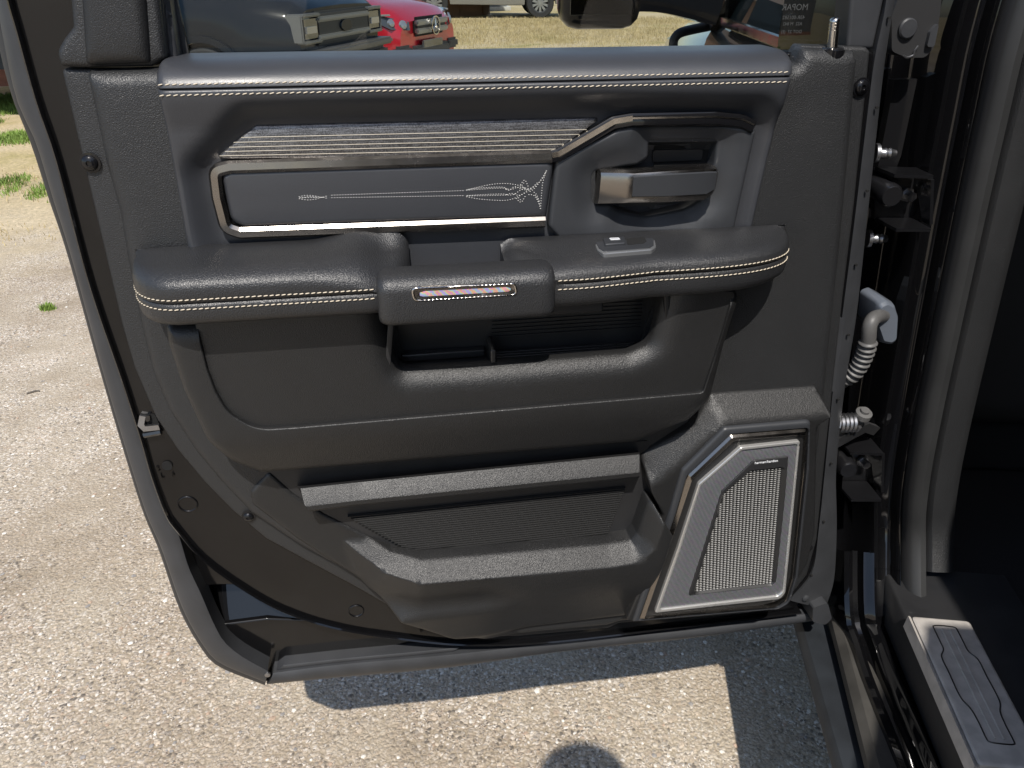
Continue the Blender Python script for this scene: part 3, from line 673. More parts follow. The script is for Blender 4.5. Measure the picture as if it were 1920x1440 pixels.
psweep('door_jamb', 'paintjamb', [(-.15, -.16), (-.125, -.075), (-.115, -.06), (-.055, -.062), (-.045, -.07), (-.03, -.068), (-.014, -.05), (-.006, -.006), (0, .002), (.004, .0), (.008, -.012), (.02, -.016), (.030, -.012), (.0335, .004), (.037, .007), (.0405, .002), (.043, -.012), (.06, -.02)], 0, 39)
psweep('door_seal', 'sealrubber', [(.044, -.008), (.0455, .012), (.051, .021), (.059, .025), (.068, .022), (.073, .012), (.074, -.008)], 0, 41, closed=True)
psweep('seal_lip', 'rubberdark', [(.0425, -.006), (.0435, .012), (.0465, .017), (.0485, .013), (.047, -.006)], 0, 41, closed=True)
psweep('pillar_trim', 'trim', [(.073, -.01), (.0755, .006), (.082, .013), (.105, .012), (.118, .006), (.130, -.02), (.14, -.08), (.15, -.22)], 0, 38)
# outer rocker cladding and step bar
def rail(name, m, pts, zs, sec, bevel=0):
    pass
ca, cb = gz(1592, 1168, .44), gz(1668, 1440, .44); cdn = (cb-ca)/np.linalg.norm(cb-ca)
sweep('rocker_cladding', T, 'clad', [ca-cdn*1.4, ca+cdn*1.7], [(.024, -.022), (-.030, -.05), (-.030, .0), (-.02, .004), (.014, .004), (.024, -.006)], up=(0, 0, 1))
sa, sb = gz(1527, 1173, .40), gz(1608, 1440, .40); sdn = (sb-sa)/np.linalg.norm(sb-sa)
st_ = sweep('step_bar', T, 'step', [sa-sdn*1.3, sa+sdn*1.6], [(-.018, -.024), (.022, -.024), (.028, -.016), (.027, -.005), (.020, .003), (0, .005), (-.020, .003), (-.027, -.004), (-.026, -.016)], up=(0, 0, 1))
for s in (-.9, .55): sweep('step_bracket', T, 'claddark', [sa+sdn*s+np.array([.0, 0, -.03]), sa+sdn*s+np.array([.22, -.04, .06])], [(-.03, -.012), (.03, -.012), (.03, .012), (-.03, .012)], up=(0, 0, 1))
# sill with brushed plate
pz = .535; P0 = gz(1708, 1160, pz); P1 = gz(1772, 1146, pz); P3 = gz(1826, 1424, pz); ld = P3-P0; Ll = np.linalg.norm(ld); ld /= Ll; wd = np.cross(UZ, ld); wd = -wd if wd[0] < 0 else wd; PW = .078
def sl(a, w, z=0.): return P0+ld*a+wd*w+UZ*z
sweep('sill_moulding', T, 'blackplastic', [sl(-.12, 0)-UZ*.012, sl(1.0, 0)-UZ*.012], [(.004, -.06), (.004, .0), (0, .004), (-PW-.1, .004), (-PW-.1, -.06)], up=(0, 0, 1), ang=60)
loop = fil([(0, -.0), (Ll+.01, 0), (Ll+.01, PW), (0, PW)], .006)
v = []; f = []; n = len(loop)
for (dz, ins) in ((-.006, 0), (.004, 0), (.0055, .002), (.006, .004)):
    cx_, cy_ = (Ll+.01)/2, PW/2
    for a, w in loop: v.append(sl(a+(cx_-a)/cx_*ins, w+(cy_-w)/cy_*ins, dz))
for j in range(3):
    for i in range(n): f.append((j*n+i, j*n+(i+1) % n, (j+1)*n+(i+1) % n, (j+1)*n+i))
f.append(tuple(range(3*n, 4*n)))
SP = obj('scuff_plate', v, f, 'scuff', T)
sweep('plate_lip', T, 'scuff', [sl(0, -.003), sl(Ll+.012, -.003)], [(.004, -.016), (0, -.018), (-.002, .003), (.002, .005)], up=(0, 0, 1))
def on(a, w): return sl(a*Ll, w*PW, .0068)
M['groove'] = mat('scuff_groove', (.10, .095, .09), .3, metal=.9)
for w in (.42, .55): sweep('plate_rib', SP, 'scuff', [on(.1, w), on(.88, w)], circ(.0016, 6), up=(0, 0, 1))
for s, o_ in ((1, .0), (-1, .0)):
    c = .485
    pts = cr([on(.07, c), on(.075, c+s*.17), on(.10, c+s*.2), on(.2, c+s*.2), on(.27, c+s*.21), on(.33, c+s*.30), on(.45, c+s*.30), on(.62, c+s*.30), on(.70, c+s*.22), on(.78, c+s*.20), on(.88, c+s*.2), on(.905, c+s*.17), on(.91, c)], 5)
    sweep('plate_outline', SP, 'groove', pts, circ(.0009, 6), up=(0, 0, 1))
# cab: floor, roof, back wall, far side, seats
def tbox(name, m, s0, s1, i0, i1, z0, z1, bev=.02, par=T):
    v = [tp(s, i, z) for s in (s0, s1) for i in (i0, i1) for z in (z0, z1)]
    b = MB().add(v, [(0, 1, 3, 2), (4, 6, 7, 5), (0, 4, 5, 1), (2, 3, 7, 6), (0, 2, 6, 4), (1, 5, 7, 3)]); return b.build(name, m, par, bevel=bev)
tbox('cab_floor', 'interior', -1.1, 1.3, .24, 1.75, .44, .50, .0)
tbox('roof', 'paint', -1.12, .95, .33, 1.72, 1.84, 1.92, .035)
tbox('rear_wall', 'paint', -1.20, -1.08, .32, 1.80, .5, 1.88, .03)
tbox('far_side', 'interior', -1.1, 2.2, 1.74, 1.84, .45, 1.86, .02)
M['seat'] = M['cloth']
tbox('front_seat_back', 'seat', .24, .44, .32, .88, .62, 1.42, .07); tbox('front_seat_cushion', 'seat', .42, .98, .32, .88, .62, .82, .06); tbox('headrest', 'seat', .27, .40, .46, .74, 1.46, 1.66, .05)
tbox('front_seat_back', 'seat', .24, .44, 1.05, 1.6, .62, 1.42, .07); tbox('seat_base', 'interior', .3, .95, .36, .84, .5, .62, .02)
tbox('rear_seat_back', 'seat', -1.06, -.9, .25, 1.65, .8, 1.5, .06); tbox('rear_seat_cushion', 'seat', -.92, -.5, .28, 1.65, .74, .92, .06)
tbox('dashboard', 'interior', 1.05, 1.5, .16, 1.7, .8, 1.2, .06)
# rear quarter (C pillar) behind the opening
loft('rear_pillar', T, 'paint', [[tp(-1.22, i, z), tp(-1.06, i, z), tp(-1.06, i+.1, z), tp(-1.22, i+.1, z)] for z, i in ((.5, .02), (.9, .0), (1.25, .03), (1.86, .26))], ang=30)
# body side forward of the B pillar
def side(s, prof): return [tp(s, -o, z) for o, z in prof]
lowp = [(-.10, .42), (-.02, .44), (.0, .55), (.012, .75), (.014, .95), (.006, 1.12), (-.012, 1.20), (-.03, 1.235)]
loft('front_door', T, 'paint', [side(s, lowp) for s in (.075, .09, .5, .9, 1.06, 1.075)], closed=False, caps=False)
fd = [o for o in T.children if o.name.startswith('front_door')][0]
sweep('belt_moulding', fd, 'chrome', [tp(.08, .03, 1.243), tp(1.05, .03, 1.243)], [(-.006, -.008), (.008, -.008), (.006, .008), (-.006, .008)], up=(0, 0, 1))
gl = [tp(.12, .045, 1.24), tp(1.02, .045, 1.24), tp(.55, .20, 1.80), tp(.14, .20, 1.82)]
obj('front_glass', gl+[p+TI*.005 for p in gl], [(0, 1, 2, 3), (7, 6, 5, 4), (0, 4, 5, 1), (1, 5, 6, 2), (2, 6, 7, 3), (3, 7, 4, 0)], 'carglass', fd, smooth=False)
for a, b_ in (((.10, .03, 1.24), (.11, .19, 1.84)), ((1.06, .03, 1.24), (.58, .19, 1.83)), ((.11, .19, 1.835), (.58, .19, 1.835))):
    sweep('window_frame', fd, 'paint', [tp(*a), tp(*b_)], [(-.035, -.02), (.035, -.02), (.035, .02), (-.035, .02)], up=tuple(-TI))
sweep('door_pull', fd, 'paint', cr([tp(.14, -.012, 1.05), tp(.15, -.05, 1.052), tp(.25, -.055, 1.055), tp(.35, -.05, 1.052), tp(.36, -.012, 1.05)], 4), circ(.016, 8), up=(0, 0, 1))
fen = [(-.30, .55), (-.02, .62), (.0, .75), (.012, .9), (.0, 1.05), (-.03, 1.14), (-.10, 1.19), (-.3, 1.23), (-.9, 1.27)]
loft('front_fender', T, 'paint', [[tp(s, -(o-k), z-d) for o, z in fen] for s, k, d in ((1.08, 0, 0), (1.3, 0, 0), (2.1, .02, .02), (2.45, .08, .06), (2.55, .16, .1))], closed=False, caps=False)
wv = tp(1.85, .14, .40); vv, ff = lathe([(.24, -.13), (.37, -.13), (.40, -.09), (.40, .09), (.37, .13), (.26, .13), (.24, .07), (.03, .05)], wv, tuple(-TI), 30); obj('front_wheel', vv, ff[:-2], 'tyre', T)
tbox('windscreen_frame', 'paint', .9, .98, .33, 1.68, 1.80, 1.86, .02)
ws = [tp(1.45, .25, 1.27), tp(1.45, 1.6, 1.27), tp(.95, 1.6, 1.82), tp(.95, .25, 1.82)]
obj('windscreen', ws+[p+UZ*.006 for p in ws], [(0, 1, 2, 3), (7, 6, 5, 4), (0, 4, 5, 1), (1, 5, 6, 2), (2, 6, 7, 3), (3, 7, 4, 0)], 'carglass', T, smooth=False)
# wing mirror
mc = at(1126, -62, 1.02)
b = MB(); Rm = Matrix.Rotation(-.05, 3, 'Z'); b.box(mc, (.178, .11, .24), Rm); WM = b.build('wing_mirror', 'gloss', T, bevel=.04)
b = MB(); b.box((mc[0]-.005, mc[1]-.0535, mc[2]+.005), (.14, .006, .19), Rm); b.build('mirror_glass', 'mirror', WM, bevel=.002)
sweep('mirror_arm', WM, 'gloss', cr([(mc[0]+.07, mc[1]+.01, mc[2]-.045), (mc[0]+.15, mc[1]+.02, mc[2]-.05), tp(1.0, .01, 1.275)], 5), [(-.03, -.04), (.03, -.04), (.035, 0), (.03, .04), (-.03, .04)], up=(0, 0, 1))
# dark grey bent tube below the mirror arm
sweep('mirror_bracket', WM, 'rubber', cr([at(1262, 92, 1.1), at(1264, 74, 1.1), at(1275, 62, 1.1), at(1300, 55, 1.12), at(1335, 48, 1.14)], 5), circ(.011, 10), up=(0, -1, 0))
# hinges, bolts, check strap and wiring conduit on the pillar
def pl(name, m, px, Y0, Y1, par=T, r=.003, bev=.0015):
    lp = fil(X2(px, Y0), r, 3); lo = [(a, Y0, z) for a, z in lp]; hi = [(a, Y1, z) for a, z in lp]; n = len(lp)
    return obj(name, lo+hi, [tuple(range(n)), tuple(range(n, 2*n))]+[(i, (i+1) % n, n+(i+1) % n, n+i) for i in range(n)], m, par, ang=30)
M['hinge'] = mat('black_hinge_steel', (.008, .008, .009), .3, coat=.8, smudge=(70, .66, (.12, .115, .11)))
def hinge(ox, oy, k=1.):
    def q(l): return [(ox+x*k, oy+y*k) for x, y in l]
    h = pl('door_hinge', 'hinge', q([(0, 0), (76, 2), (80, 14), (80, 86), (66, 98), (0, 96)]), .062, .07, r=.004)
    def flat(name, px, z_row, Ya, Yb, m='hinge'):
        a0 = at(*q([px[0]])[0], Ya); a1 = at(*q([px[1]])[0], Ya)
        v = [(a0[0], Ya, a0[2]), (a1[0], Ya, a1[2]), (a1[0]-.004, Yb, a1[2]), (a0[0], Yb, a0[2])]; v += [(x, y, z+.004) for x, y, z in v]
        return obj(name, v, [(0, 1, 2, 3), (4, 5, 6, 7), (0, 1, 5, 4), (1, 2, 6, 5), (2, 3, 7, 6), (3, 0, 4, 7)], m, h, smooth=False)
    flat('hinge_plate', [(0, 2), (76, 4)], 0, .06, .02); flat('hinge_plate', [(0, 98), (68, 98)], 0, .06, .015)
    e0 = at(*q([(80, 10)])[0], .06); e1 = at(*q([(78, 92)])[0], .06)
    sweep('hinge_flange', h, 'hinge', [e0, e1], [(-.002, -.002), (.002, -.002), (.002, .03), (-.002, .03)], up=(0, -1, 0))
    c = at(*q([(12, 36)])[0], .05); v, f = lathe([(.0, 0), (.014, 0), (.014, .045), (.011, .05), (0.001, .05)], (c[0], .06, c[2]), (-.2, -1, 0), 14); obj('hinge_knuckle', v, f, 'hinge', h)
    c = at(*q([(58, 48)])[0], .06); v, f = lathe([(.009, 0), (.009, .004), (.006, .004), (.006, .014), (.001, .014)], (c[0], .06, c[2]), (0, -1, 0), 6); obj('hinge_bolt', v, f, 'steel', h, ang=20)
    return h
hinge(1640, 316); hinge(1566, 822, .86)
for px, Y in (((1640, 287), .05), ((1626, 447), .055)):
    c = at(*px, Y); bl = MB()
    v, f = lathe([(.011, 0), (.011, .004), (.006, .004), (.0055, .010), (.0065, .012), (.005, .014), (.0065, .017), (.005, .019), (.004, .024), (.001, .025)], c, (1, -.25, 0), 10); obj('stud', v, f, 'steel', T)
# diagonal brace pressed in the jamb, plugs
v = X3([(1678, 150), (1720, 148), (1690, 290), (1672, 340), (1640, 345)], .082); v2 = [p+np.array([0, .012, 0]) for p in v]
obj('jamb_brace', v+v2, [(0, 1, 2, 3, 4), (5, 6, 7, 8, 9)]+[(i, (i+1) % 5, 5+(i+1) % 5, 5+i) for i in range(5)], 'hinge', T, smooth=False)
v, f = lathe([(.016, 0), (.016, .003), (.012, .006), (.001, .006)], at(1722, 212, .115), (-.3, -1, 0), 16); obj('plug', v, f, 'paint', T)
# upper striker area with round grey plug
ub = pl('pillar_cover', 'rubberdark', [(1672, 30), (1690, -20), (1745, -60), (1770, -40), (1762, 30), (1752, 88), (1735, 108), (1700, 108), (1672, 96)], .045, .075, r=.008)
v, f = lathe([(.0105, 0), (.0105, .003), (.009, .0045), (.001, .005)], at(1700, 53, .045), (0, -1, 0), 20); obj('plug', v, f, 'rubber', T)
pl('pillar_fin', 'rubber', [(1745, 60), (1762, 40), (1752, 88), (1738, 88)], .04, .05)
sweep('wire_hook', T, 'steel', cr(X3([(1694, 104), (1700, 108), (1712, 104), (1716, 94), (1722, 86)], .042), 4), circ(.0012, 6), up=(0, -1, 0))
# wiring conduit
g0 = X2([(1645, 566), (1660, 560), (1676, 568), (1683, 590), (1680, 640), (1670, 648), (1652, 644), (1640, 610)], .03)
lp = fil(g0, .006, 4); n = len(lp); c = np.mean(lp, 0)
v = []; f = []
for y, k in ((.07, 1), (.035, 1), (.028, .92), (.025, .8)): v += [(c[0]+(a-c[0])*k, y, c[1]+(z-c[1])*k) for a, z in lp]
for j in range(3):
    for i in range(n): f.append((j*n+i, j*n+(i+1) % n, (j+1)*n+(i+1) % n, (j+1)*n+i))
f.append(tuple(range(3*n, 4*n))); GR = obj('wiring_grommet', v, f, 'grommet', T, ang=30)
cpath = cr(X3([(1655, 592, .03), (1640, 596, .012), (1631, 610, .005), (1628, 640, .005), (1622, 662, .008), (1612, 684, .012), (1598, 702, .018), (1578, 712, .03)], 0), 26)
v = []; k = 14
for i, p in enumerate(cpath):
    t = cpath[min(i+1, len(cpath)-1)]-cpath[max(0, i-1)]; t = t/np.linalg.norm(t); s = np.cross(t, (0, -1, 0)); s /= np.linalg.norm(s); w = np.cross(s, t)
    r = .0090 if i < 78 else .0094+.0025*math.sin((i-78)*2*math.pi/11)
    for q in range(k): v.append(p+(s*math.cos(2*math.pi*q/k)+w*math.sin(2*math.pi*q/k))*r)
f = [(i*k+q, i*k+(q+1) % k, (i+1)*k+(q+1) % k, (i+1)*k+q) for i in range(len(cpath)-1) for q in range(k)]+[tuple(range(k))]
obj('wiring_conduit', v, f, 'conduit', T, ang=60)
# door check strap: spring, arm and roller
cp_ = X3([(1566, 794), (1604, 792)], .02); sp_ = []
for i in range(61):
    t = i/60; p = cp_[0]+(cp_[1]-cp_[0])*t; a = t*5*2*math.pi; sp_.append(p+np.array([0, -math.cos(a), math.sin(a)])*.011)
sweep('check_spring', T, 'steel', sp_, circ(.003, 6), up=(1, .01, 0))
sweep('check_arm', T, 'steel', X3([(1562, 832, .02), (1590, 816, .02), (1622, 800, .03), (1640, 806, .05)], 0), [(-.007, -.004), (.007, -.004), (.007, .004), (-.007, .004)], up=(0, -1, 0))
v, f = lathe([(.006, -.02), (.006, -.004), (.011, -.003), (.011, .005), (.006, .006), (.006, .01), (.001, .01)], at(1618, 778, .02), (0, -.3, 1), 14); obj('check_pin', v, f, 'conduit', T)
v, f = lathe([(.012, 0), (.012, .008), (.009, .02), (.001, .021)], at(1647, 790, .07), (0, -.6, 1), 14); obj('plug', v, f, 'hinge', T)
# ================================================================ the open rear door
DR = thing('truck_rear_door', 'open black pickup rear door showing its dark grey inner trim panel', 'door', (.6, .05, .47))
OUT = [(-14, -60), (0, 40), (30, 183), (67, 267), (100, 375), (133, 480), (190, 687), (233, 833), (273, 960), (303, 1030), (343, 1143), (385, 1216), (417, 1246), (498, 1279)]   # outer edge of the rear lip
HEM = [(10, -60), (20, 0), (37, 60), (72, 187), (110, 300), (157, 480), (187, 580), (233, 713), (267, 820), (287, 890), (313, 960), (333, 990), (383, 1047), (460, 1103), (533, 1143), (620, 1172), (720, 1190), (873, 1206), (1040, 1200), (1280, 1172), (1500, 1146)]
# painted inner shell: flat pressing bounded by hem on the left/bottom
shell = X2([(-40, -300), (20, 0)]+HEM[2:-1]+[(1490, 1140), (1535, 1070), (1552, 960), (1566, 800), (1590, 560), (1612, 400), (1640, 130), (1640, 96), (150, 110), (145, 0), (112, -300)], .004)
HH = fil(X2([(1110, 262), (1356, 260), (1345, 398), (1220, 415), (1110, 392)], -.012), .01, 3)
relief('inner_shell', DR, 'paintshell', fil(shell, .006, 3), .004, rp(.004, .003), back=.03, g=.03, ds=.02)
# lower corner outside the hem: recessed painted area
low = X2([(288, 940), (320, 997), (338, 1067), (358, 1114), (386, 1179), (407, 1213), (444, 1241), (498, 1267), (532, 1258), (640, 1246), (873, 1223), (1140, 1204), (1500, 1160), (1500, 1120), (900, 1150), (600, 1100)], .03)
# concave pocket in the corner that mirrors the sky
pk = fil([(a, z) for a, z in X2([(373, 1102), (395, 1160), (412, 1174), (500, 1163), (600, 1166), (540, 1142), (466, 1102), (430, 1100)], .026)], .006, 4)
zc = [p[1] for p in pk]; zlo, zhi = min(zc), max(zc)
relief('lower_shell', DR, 'paintshell', low, .03, ((0, 0), (.002, .001)), holes=[pk], hprof=rp(.003, .003), back=.08, g=.012, ds=.008, hback=.075)
relief('corner_dish', DR, 'paint', pk, .030, ((0, 0), (.003, .0)), crown=lambda x, z, d: .046*np.clip((z-zlo)/(zhi-zlo), 0, 1), back=.085, g=.008, ds=.006)
# outer skin of the door
osk = X2([(14, 116), (34, 190), (67, 267), (133, 480), (273, 960), (343, 1143), (385, 1216), (417, 1246), (498, 1277), (840, 1248), (1280, 1193), (1540, 1162), (1575, 960), (1640, 116)], .04)
cx = .6
def skin(x, z, d): return .015*np.sin((z-.47)*3.1)
relief('outer_skin', DR, 'paint', fil([(x, z) for x, z in osk], .004, 2), .105, ((0, 0), (.004, -.004)), crown=skin, back=.04, g=.05, ds=.04)
# hem flange: thin bronze-edged lip
hem = cr(X3(HEM, .0), 4)
sweep('hem_flange', DR, 'paint', hem, [(-.0015, -.03), (.0015, -.03), (.0018, .004), (0, .0055), (-.0018, .004)], up=(0, -1, 0))
# rear lip weatherstrip (grey rubber) between OUT and HEM
def band(name, m, outer, inner, Yo, Yi, bulge, thick, n=60):
    def al(pts):
        c = cr(pts, 8); L = [0]
        for i in range(1, len(c)): L.append(L[-1]+np.linalg.norm(c[i]-c[i-1]))
        L = np.array(L)/L[-1]; c = np.array(c); return lambda t: np.array([np.interp(t, L, c[:, k]) for k in range(c.shape[1])])
    fo, fi_ = al(X3(outer, Yo)), al(X3(inner, Yi)); secs = []
    for i in range(n):
        t = i/(n-1); a, b_ = fo(t), fi_(t); dn = np.array([0, -1., 0])
        s = [a+(b_-a)*u+dn*bulge*math.sin(math.pi*u)**.7 for u in (0, .12, .3, .5, .7, .88, 1)]
        s += [b_+np.array([0, thick, 0]), a+np.array([0, thick, 0])]
        secs.append(s)
    return loft(name, DR, m, secs, ang=45)
band('rear_lip_seal', 'rubber', OUT, [(16, -60), (22, 0), (40, 70), (74, 190), (112, 305), (158, 484), (188, 584), (233, 715), (266, 822), (286, 892), (312, 962), (332, 994), (353, 1062), (376, 1112), (402, 1172), (422, 1205), (455, 1232), (502, 1258)], .018, .004, .006, .03)
band('rear_lip_edge', 'rubberdark', [(-26, -60), (-8, 60), (22, 180), (57, 267), (92, 375), (127, 480), (185, 687), (228, 833), (268, 960), (298, 1032), (338, 1146), (381, 1221), (414, 1252), (497, 1285)], OUT, .03, .02, .001, .03)
band('bottom_seal', 'rubber', [(500, 1281), (640, 1268), (840, 1250), (1060, 1218), (1280, 1195), (1420, 1176), (1545, 1158)], [(512, 1262), (640, 1246), (840, 1228), (1060, 1204), (1280, 1183), (1420, 1165), (1535, 1148)], .02, .008, .008, .03)
band('bottom_seal_lip', 'rubber', [(516, 1257), (640, 1242), (760, 1231), (840, 1222)], [(532, 1247), (640, 1235), (760, 1224), (862, 1214)], .014, .012, .002, .02, 24)
# front edge: rubber strip along the hinge side
band('front_edge_seal', 'rubber', [(1655, -60), (1662, 0), (1640, 110), (1627, 210), (1600, 433), (1580, 587), (1561, 740), (1547, 880), (1536, 985), (1522, 1075), (1482, 1126)], [(1690, -60), (1678, 0), (1660, 110), (1648, 210), (1626, 410), (1606, 590), (1583, 735), (1568, 880), (1569, 985), (1564, 1085), (1548, 1140)], -.002, .008, .002, .05)
pl('seal_tab', 'rubber', [(1578, 596), (1584, 600), (1564, 735), (1553, 733), (1561, 606)], -.004, .02, DR)
M['hole'] = mat('dark_hole', (.004, .004, .004), .9)
for px, r in (((1666, 33), .0016), ((1643, 201), .0016), ((1625, 357), .0016), ((1604, 496), .0016), ((1590, 627), .0016), ((1571, 748), .0016), ((1558, 868), .0014), ((1544, 977), .0016), ((1521, 1078), .0016)):
    v, f = lathe([(r, 0), (r, .0025), (.0003, .0025)], at(*px, -.002), (0, -1, 0), 10); obj('seal_hole', v, f, 'hole', DR)
v, f = lathe([(.006, 0), (.006, .003), (.004, .0045), (.0005, .005)], at(1510, 1120, .0), (0, -1, 0), 16); obj('seal_clip', v, f, 'rubber', DR)
pl('corner_joint', 'rubber', [(1524, 1140), (1552, 1130), (1560, 1160), (1548, 1172), (1524, 1166)], -.012, .03, DR, r=.006)
v, f = lathe([(.004, 0), (.004, .003), (.0005, .004)], at(502, 1263, .004), (0, -1, 0), 10); obj('seal_clip', v, f, 'steel', DR)
# window frame: rear leg, front leg, header
zT = 1.86
pr_ = [at(150, 130, -.002), at(130, -20, -.002)]
def leg(name, m, px, Y0, Y1, r=.004, prof=None, crown=None):
    return relief(name, DR, m, fil(X2(px, Y0), r, 4), Y0, prof or rp(.004, .004), back=Y1, g=.015, ds=.012, crown=crown)
leg('rear_frame_cover', 'trim', [(104, -300, 0), (130, -40), (135, 0), (139, 50), (122, 72, .012), (109, 96, .012), (117, 124), (160, 126), (286, 124), (312, 108), (300, 0), (290, -100), (265, -300, 0)], -.010, .02, prof=rp(.006, .006))
leg('rear_frame_pad', 'trimfine', [(140, -300, 0), (152, -40), (158, 40), (163, 122), (284, 118), (276, 0), (258, -300, 0)], -.015, .0, prof=rp(.010, .008))
leg('run_channel', 'rubberdark', [(262, -300, 0), (286, -10), (300, 112), (314, 104), (304, 0), (288, -300, 0)], -.006, .03)
leg('run_channel_face', 'rubber', [(278, -300, 0), (296, -10), (314, 116), (335, 110), (318, 0), (300, -300, 0)], .006, .04)
leg('front_frame', 'rubber', [(1620, -300, 0), (1592, 0), (1584, 90), (1634, 92), (1654, 0), (1690, -300, 0)], .004, .03)
h0, h1 = at(180, -300, .01), at(1660, -300, .01)
for nm, mm, dy in (('frame_header', 'trim', 0), ): 
    b = MB(); b.box(((h0[0]+h1[0])/2, .015, h0[2]+.0), (h1[0]-h0[0], .05, .06)); b.build(nm, mm, DR, bevel=.01)
gp = [at(322, 105, .03), at(1600, 85, .03)]
gt = [at(306, -290, .03), at(1640, -290, .03)]
q = [np.array((gp[0][0]-.03, .032, 1.22)), np.array((gp[1][0]+.02, .032, 1.22)), np.array((gt[1][0], .032, gt[1][2])), np.array((gt[0][0]-.02, .032, gt[0][2]))]
GL = obj('window_glass', q+[p+np.array([0, .004, 0]) for p in q], [(0, 1, 2, 3), (7, 6, 5, 4), (0, 4, 5, 1), (1, 5, 6, 2), (2, 6, 7, 3), (3, 7, 4, 0)], 'glass', DR, smooth=False)
# dark strip along glass edge and etched maker's mark, read from inside as mirror writing
leg('glass_run_strip', 'rubberdark', [(318, -20), (332, 0), (352, 90), (356, 108), (336, 112)], .026, .031, r=.001, prof=((0, 0), (.001, .0005)))
tm = at(1492, 14, .030); MI = Matrix.Diagonal((-1, 1, 1, 1))
for dz, s_, tx in ((0, .0085, 'MOPAR'), (-.0095, .005, '43R-001582'), (-.0155, .0045, 'AS2  M 842'), (-.023, .0045, 'DOT 27  (E)')): text_mesh('glass_mark', tx, s_, 'etch', GL, Matrix.Translation((tm[0], .0312, tm[2]+dz)) @ TXT @ MI, .00005)
# ---------------------------------------------------------------- trim base
TB = [(117, 128), (143, 240), (167, 340), (200, 480), (230, 607), (253, 687), (293, 780), (333, 840), (383, 900), (437, 955), (500, 1008), (583, 1053), (667, 1098), (750, 1146), (790, 1163), (845, 1184), (907, 1192), (973, 1190), (1140, 1175), (1160, 1166), (1400, 1147), (1470, 1128), (1512, 1075), (1530, 1010), (1543, 880), (1556, 760), (1578, 560), (1600, 380), (1629, 96), (1622, 88), (1500, 84), (1480, 120), (300, 128)]
PH = fil(X2([(735, 540), (1240, 530), (1205, 645), (1170, 655), (770, 690), (752, 670)], -.03), .004, 3); MH = fil(X2([(560, 880), (1195, 830), (1205, 930), (1180, 1000), (790, 1036), (610, 970)], -.03), .004, 3)
relief('trim_panel', DR, 'trim', fil(X2(TB, -.006), .004, 3), -.006, rp(.004, .004), holes=[HH], hprof=((0, 0), (.001, 0)), back=.01, g=.02, ds=.012)
PLt = [(164, 131), (182, 215), (200, 300), (227, 400), (240, 480), (267, 613), (287, 693), (317, 763), (367, 840), (417, 900), (470, 955), (560, 1015), (660, 1070), (760, 1135), (845, 1174), (907, 1183), (973, 1181), (1135, 1166), (1160, 1158), (1400, 1139), (1460, 1120), (1500, 1065), (1514, 1000), (1527, 870), (1542, 740), (1556, 600), (1570, 470), (1585, 310), (1602, 110), (1596, 94), (1500, 88), (1485, 120), (287, 128)]
pln = fil(X2(PLt, -.012), .005, 3)
PAD = X2([(287, 120), (345, 475), (1420, 440), (1468, 240), (1492, 88)], -.03)
padloop = np.array(PAD)
def plcrown(x, z, d):     # shallow recess around the padded insert so a shadow gap shows
    return np.zeros_like(x)
relief('trim_plateau', DR, 'trim', pln, -.010, rp(.014, .016, 6), holes=[HH, PH, MH], hprof=((0, 0), (.001, 0)), back=.0, g=.014, ds=.009)
# screws in the panel rim
def screw(px, Y=-.010, r=.0075):
    c = at(*px, Y); n_ = Vector((0, -1, 0))
    v, f = lathe([(r*1.25, .0), (r*1.25, .0008), (r, .001), (r*.95, .0022), (r*.7, .0038), (r*.35, .0045), (r*.3, .003), (.0003, .003)], c, (0, -1, 0), 20); obj('screw', v, f, 'gloss', DR)
screw((169, 305), -.012); screw((1615, 163), -.012); screw((466, 968), -.012, .0065); screw((1514, 1028), -.012, .006)
# shell details: latch opening, drain holes, dimples
lt = pl('latch', 'hole', [(262, 778), (290, 776), (300, 800), (302, 812), (272, 820), (262, 806)], .0, .03, DR, r=.004)
sweep('latch_claw', lt, 'steel', X3([(268, 779, -.002), (265, 796, -.003), (272, 803, -.004), (299, 800, -.004)], 0), [(-.0032, -.002), (.0032, -.002), (.0032, .002), (-.0032, .002)], up=(0, -1, 0))
sweep('latch_bar', lt, 'hinge', X3([(270, 815), (302, 809)], -.003), circ(.004, 8), up=(0, -1, 0))
pl('latch_block', 'hinge', [(272, 780), (281, 779), (281, 790), (273, 791)], -.004, .004, lt)
v, f = lathe([(.0058, 0), (.0058, .0025), (.0004, .0025)], at(314, 872, .0012), (0, -1, 0), 20); obj('drain_hole', v, f, 'hole', DR)
for px, r in (((353, 943), .0115), ((668, 1143), .0105)):
    v, f = lathe([(r*1.06, 0), (r*1.04, .002), (r, .0034), (r*.93, .0036), (r*.86, .0020), (.0004, .0016)], at(*px, .003), (0, -1, 0), 28); obj('pressed_dimple', v, f, 'paint', DR, ang=70)
for tx, px in (('2', (296, 880)), ('L', (304, 893)), ('6', (324, 890))):
    c = at(*px, -.0006); text_mesh('stamped_mark', tx, .009, 'paint', DR, Matrix.Translation(c) @ TXT, .0006)
c = at(790, 1181, -.0006); text_mesh('stamped_mark', 'U', .011, 'paint', DR, Matrix.Translation(c) @ TXT, .0006)
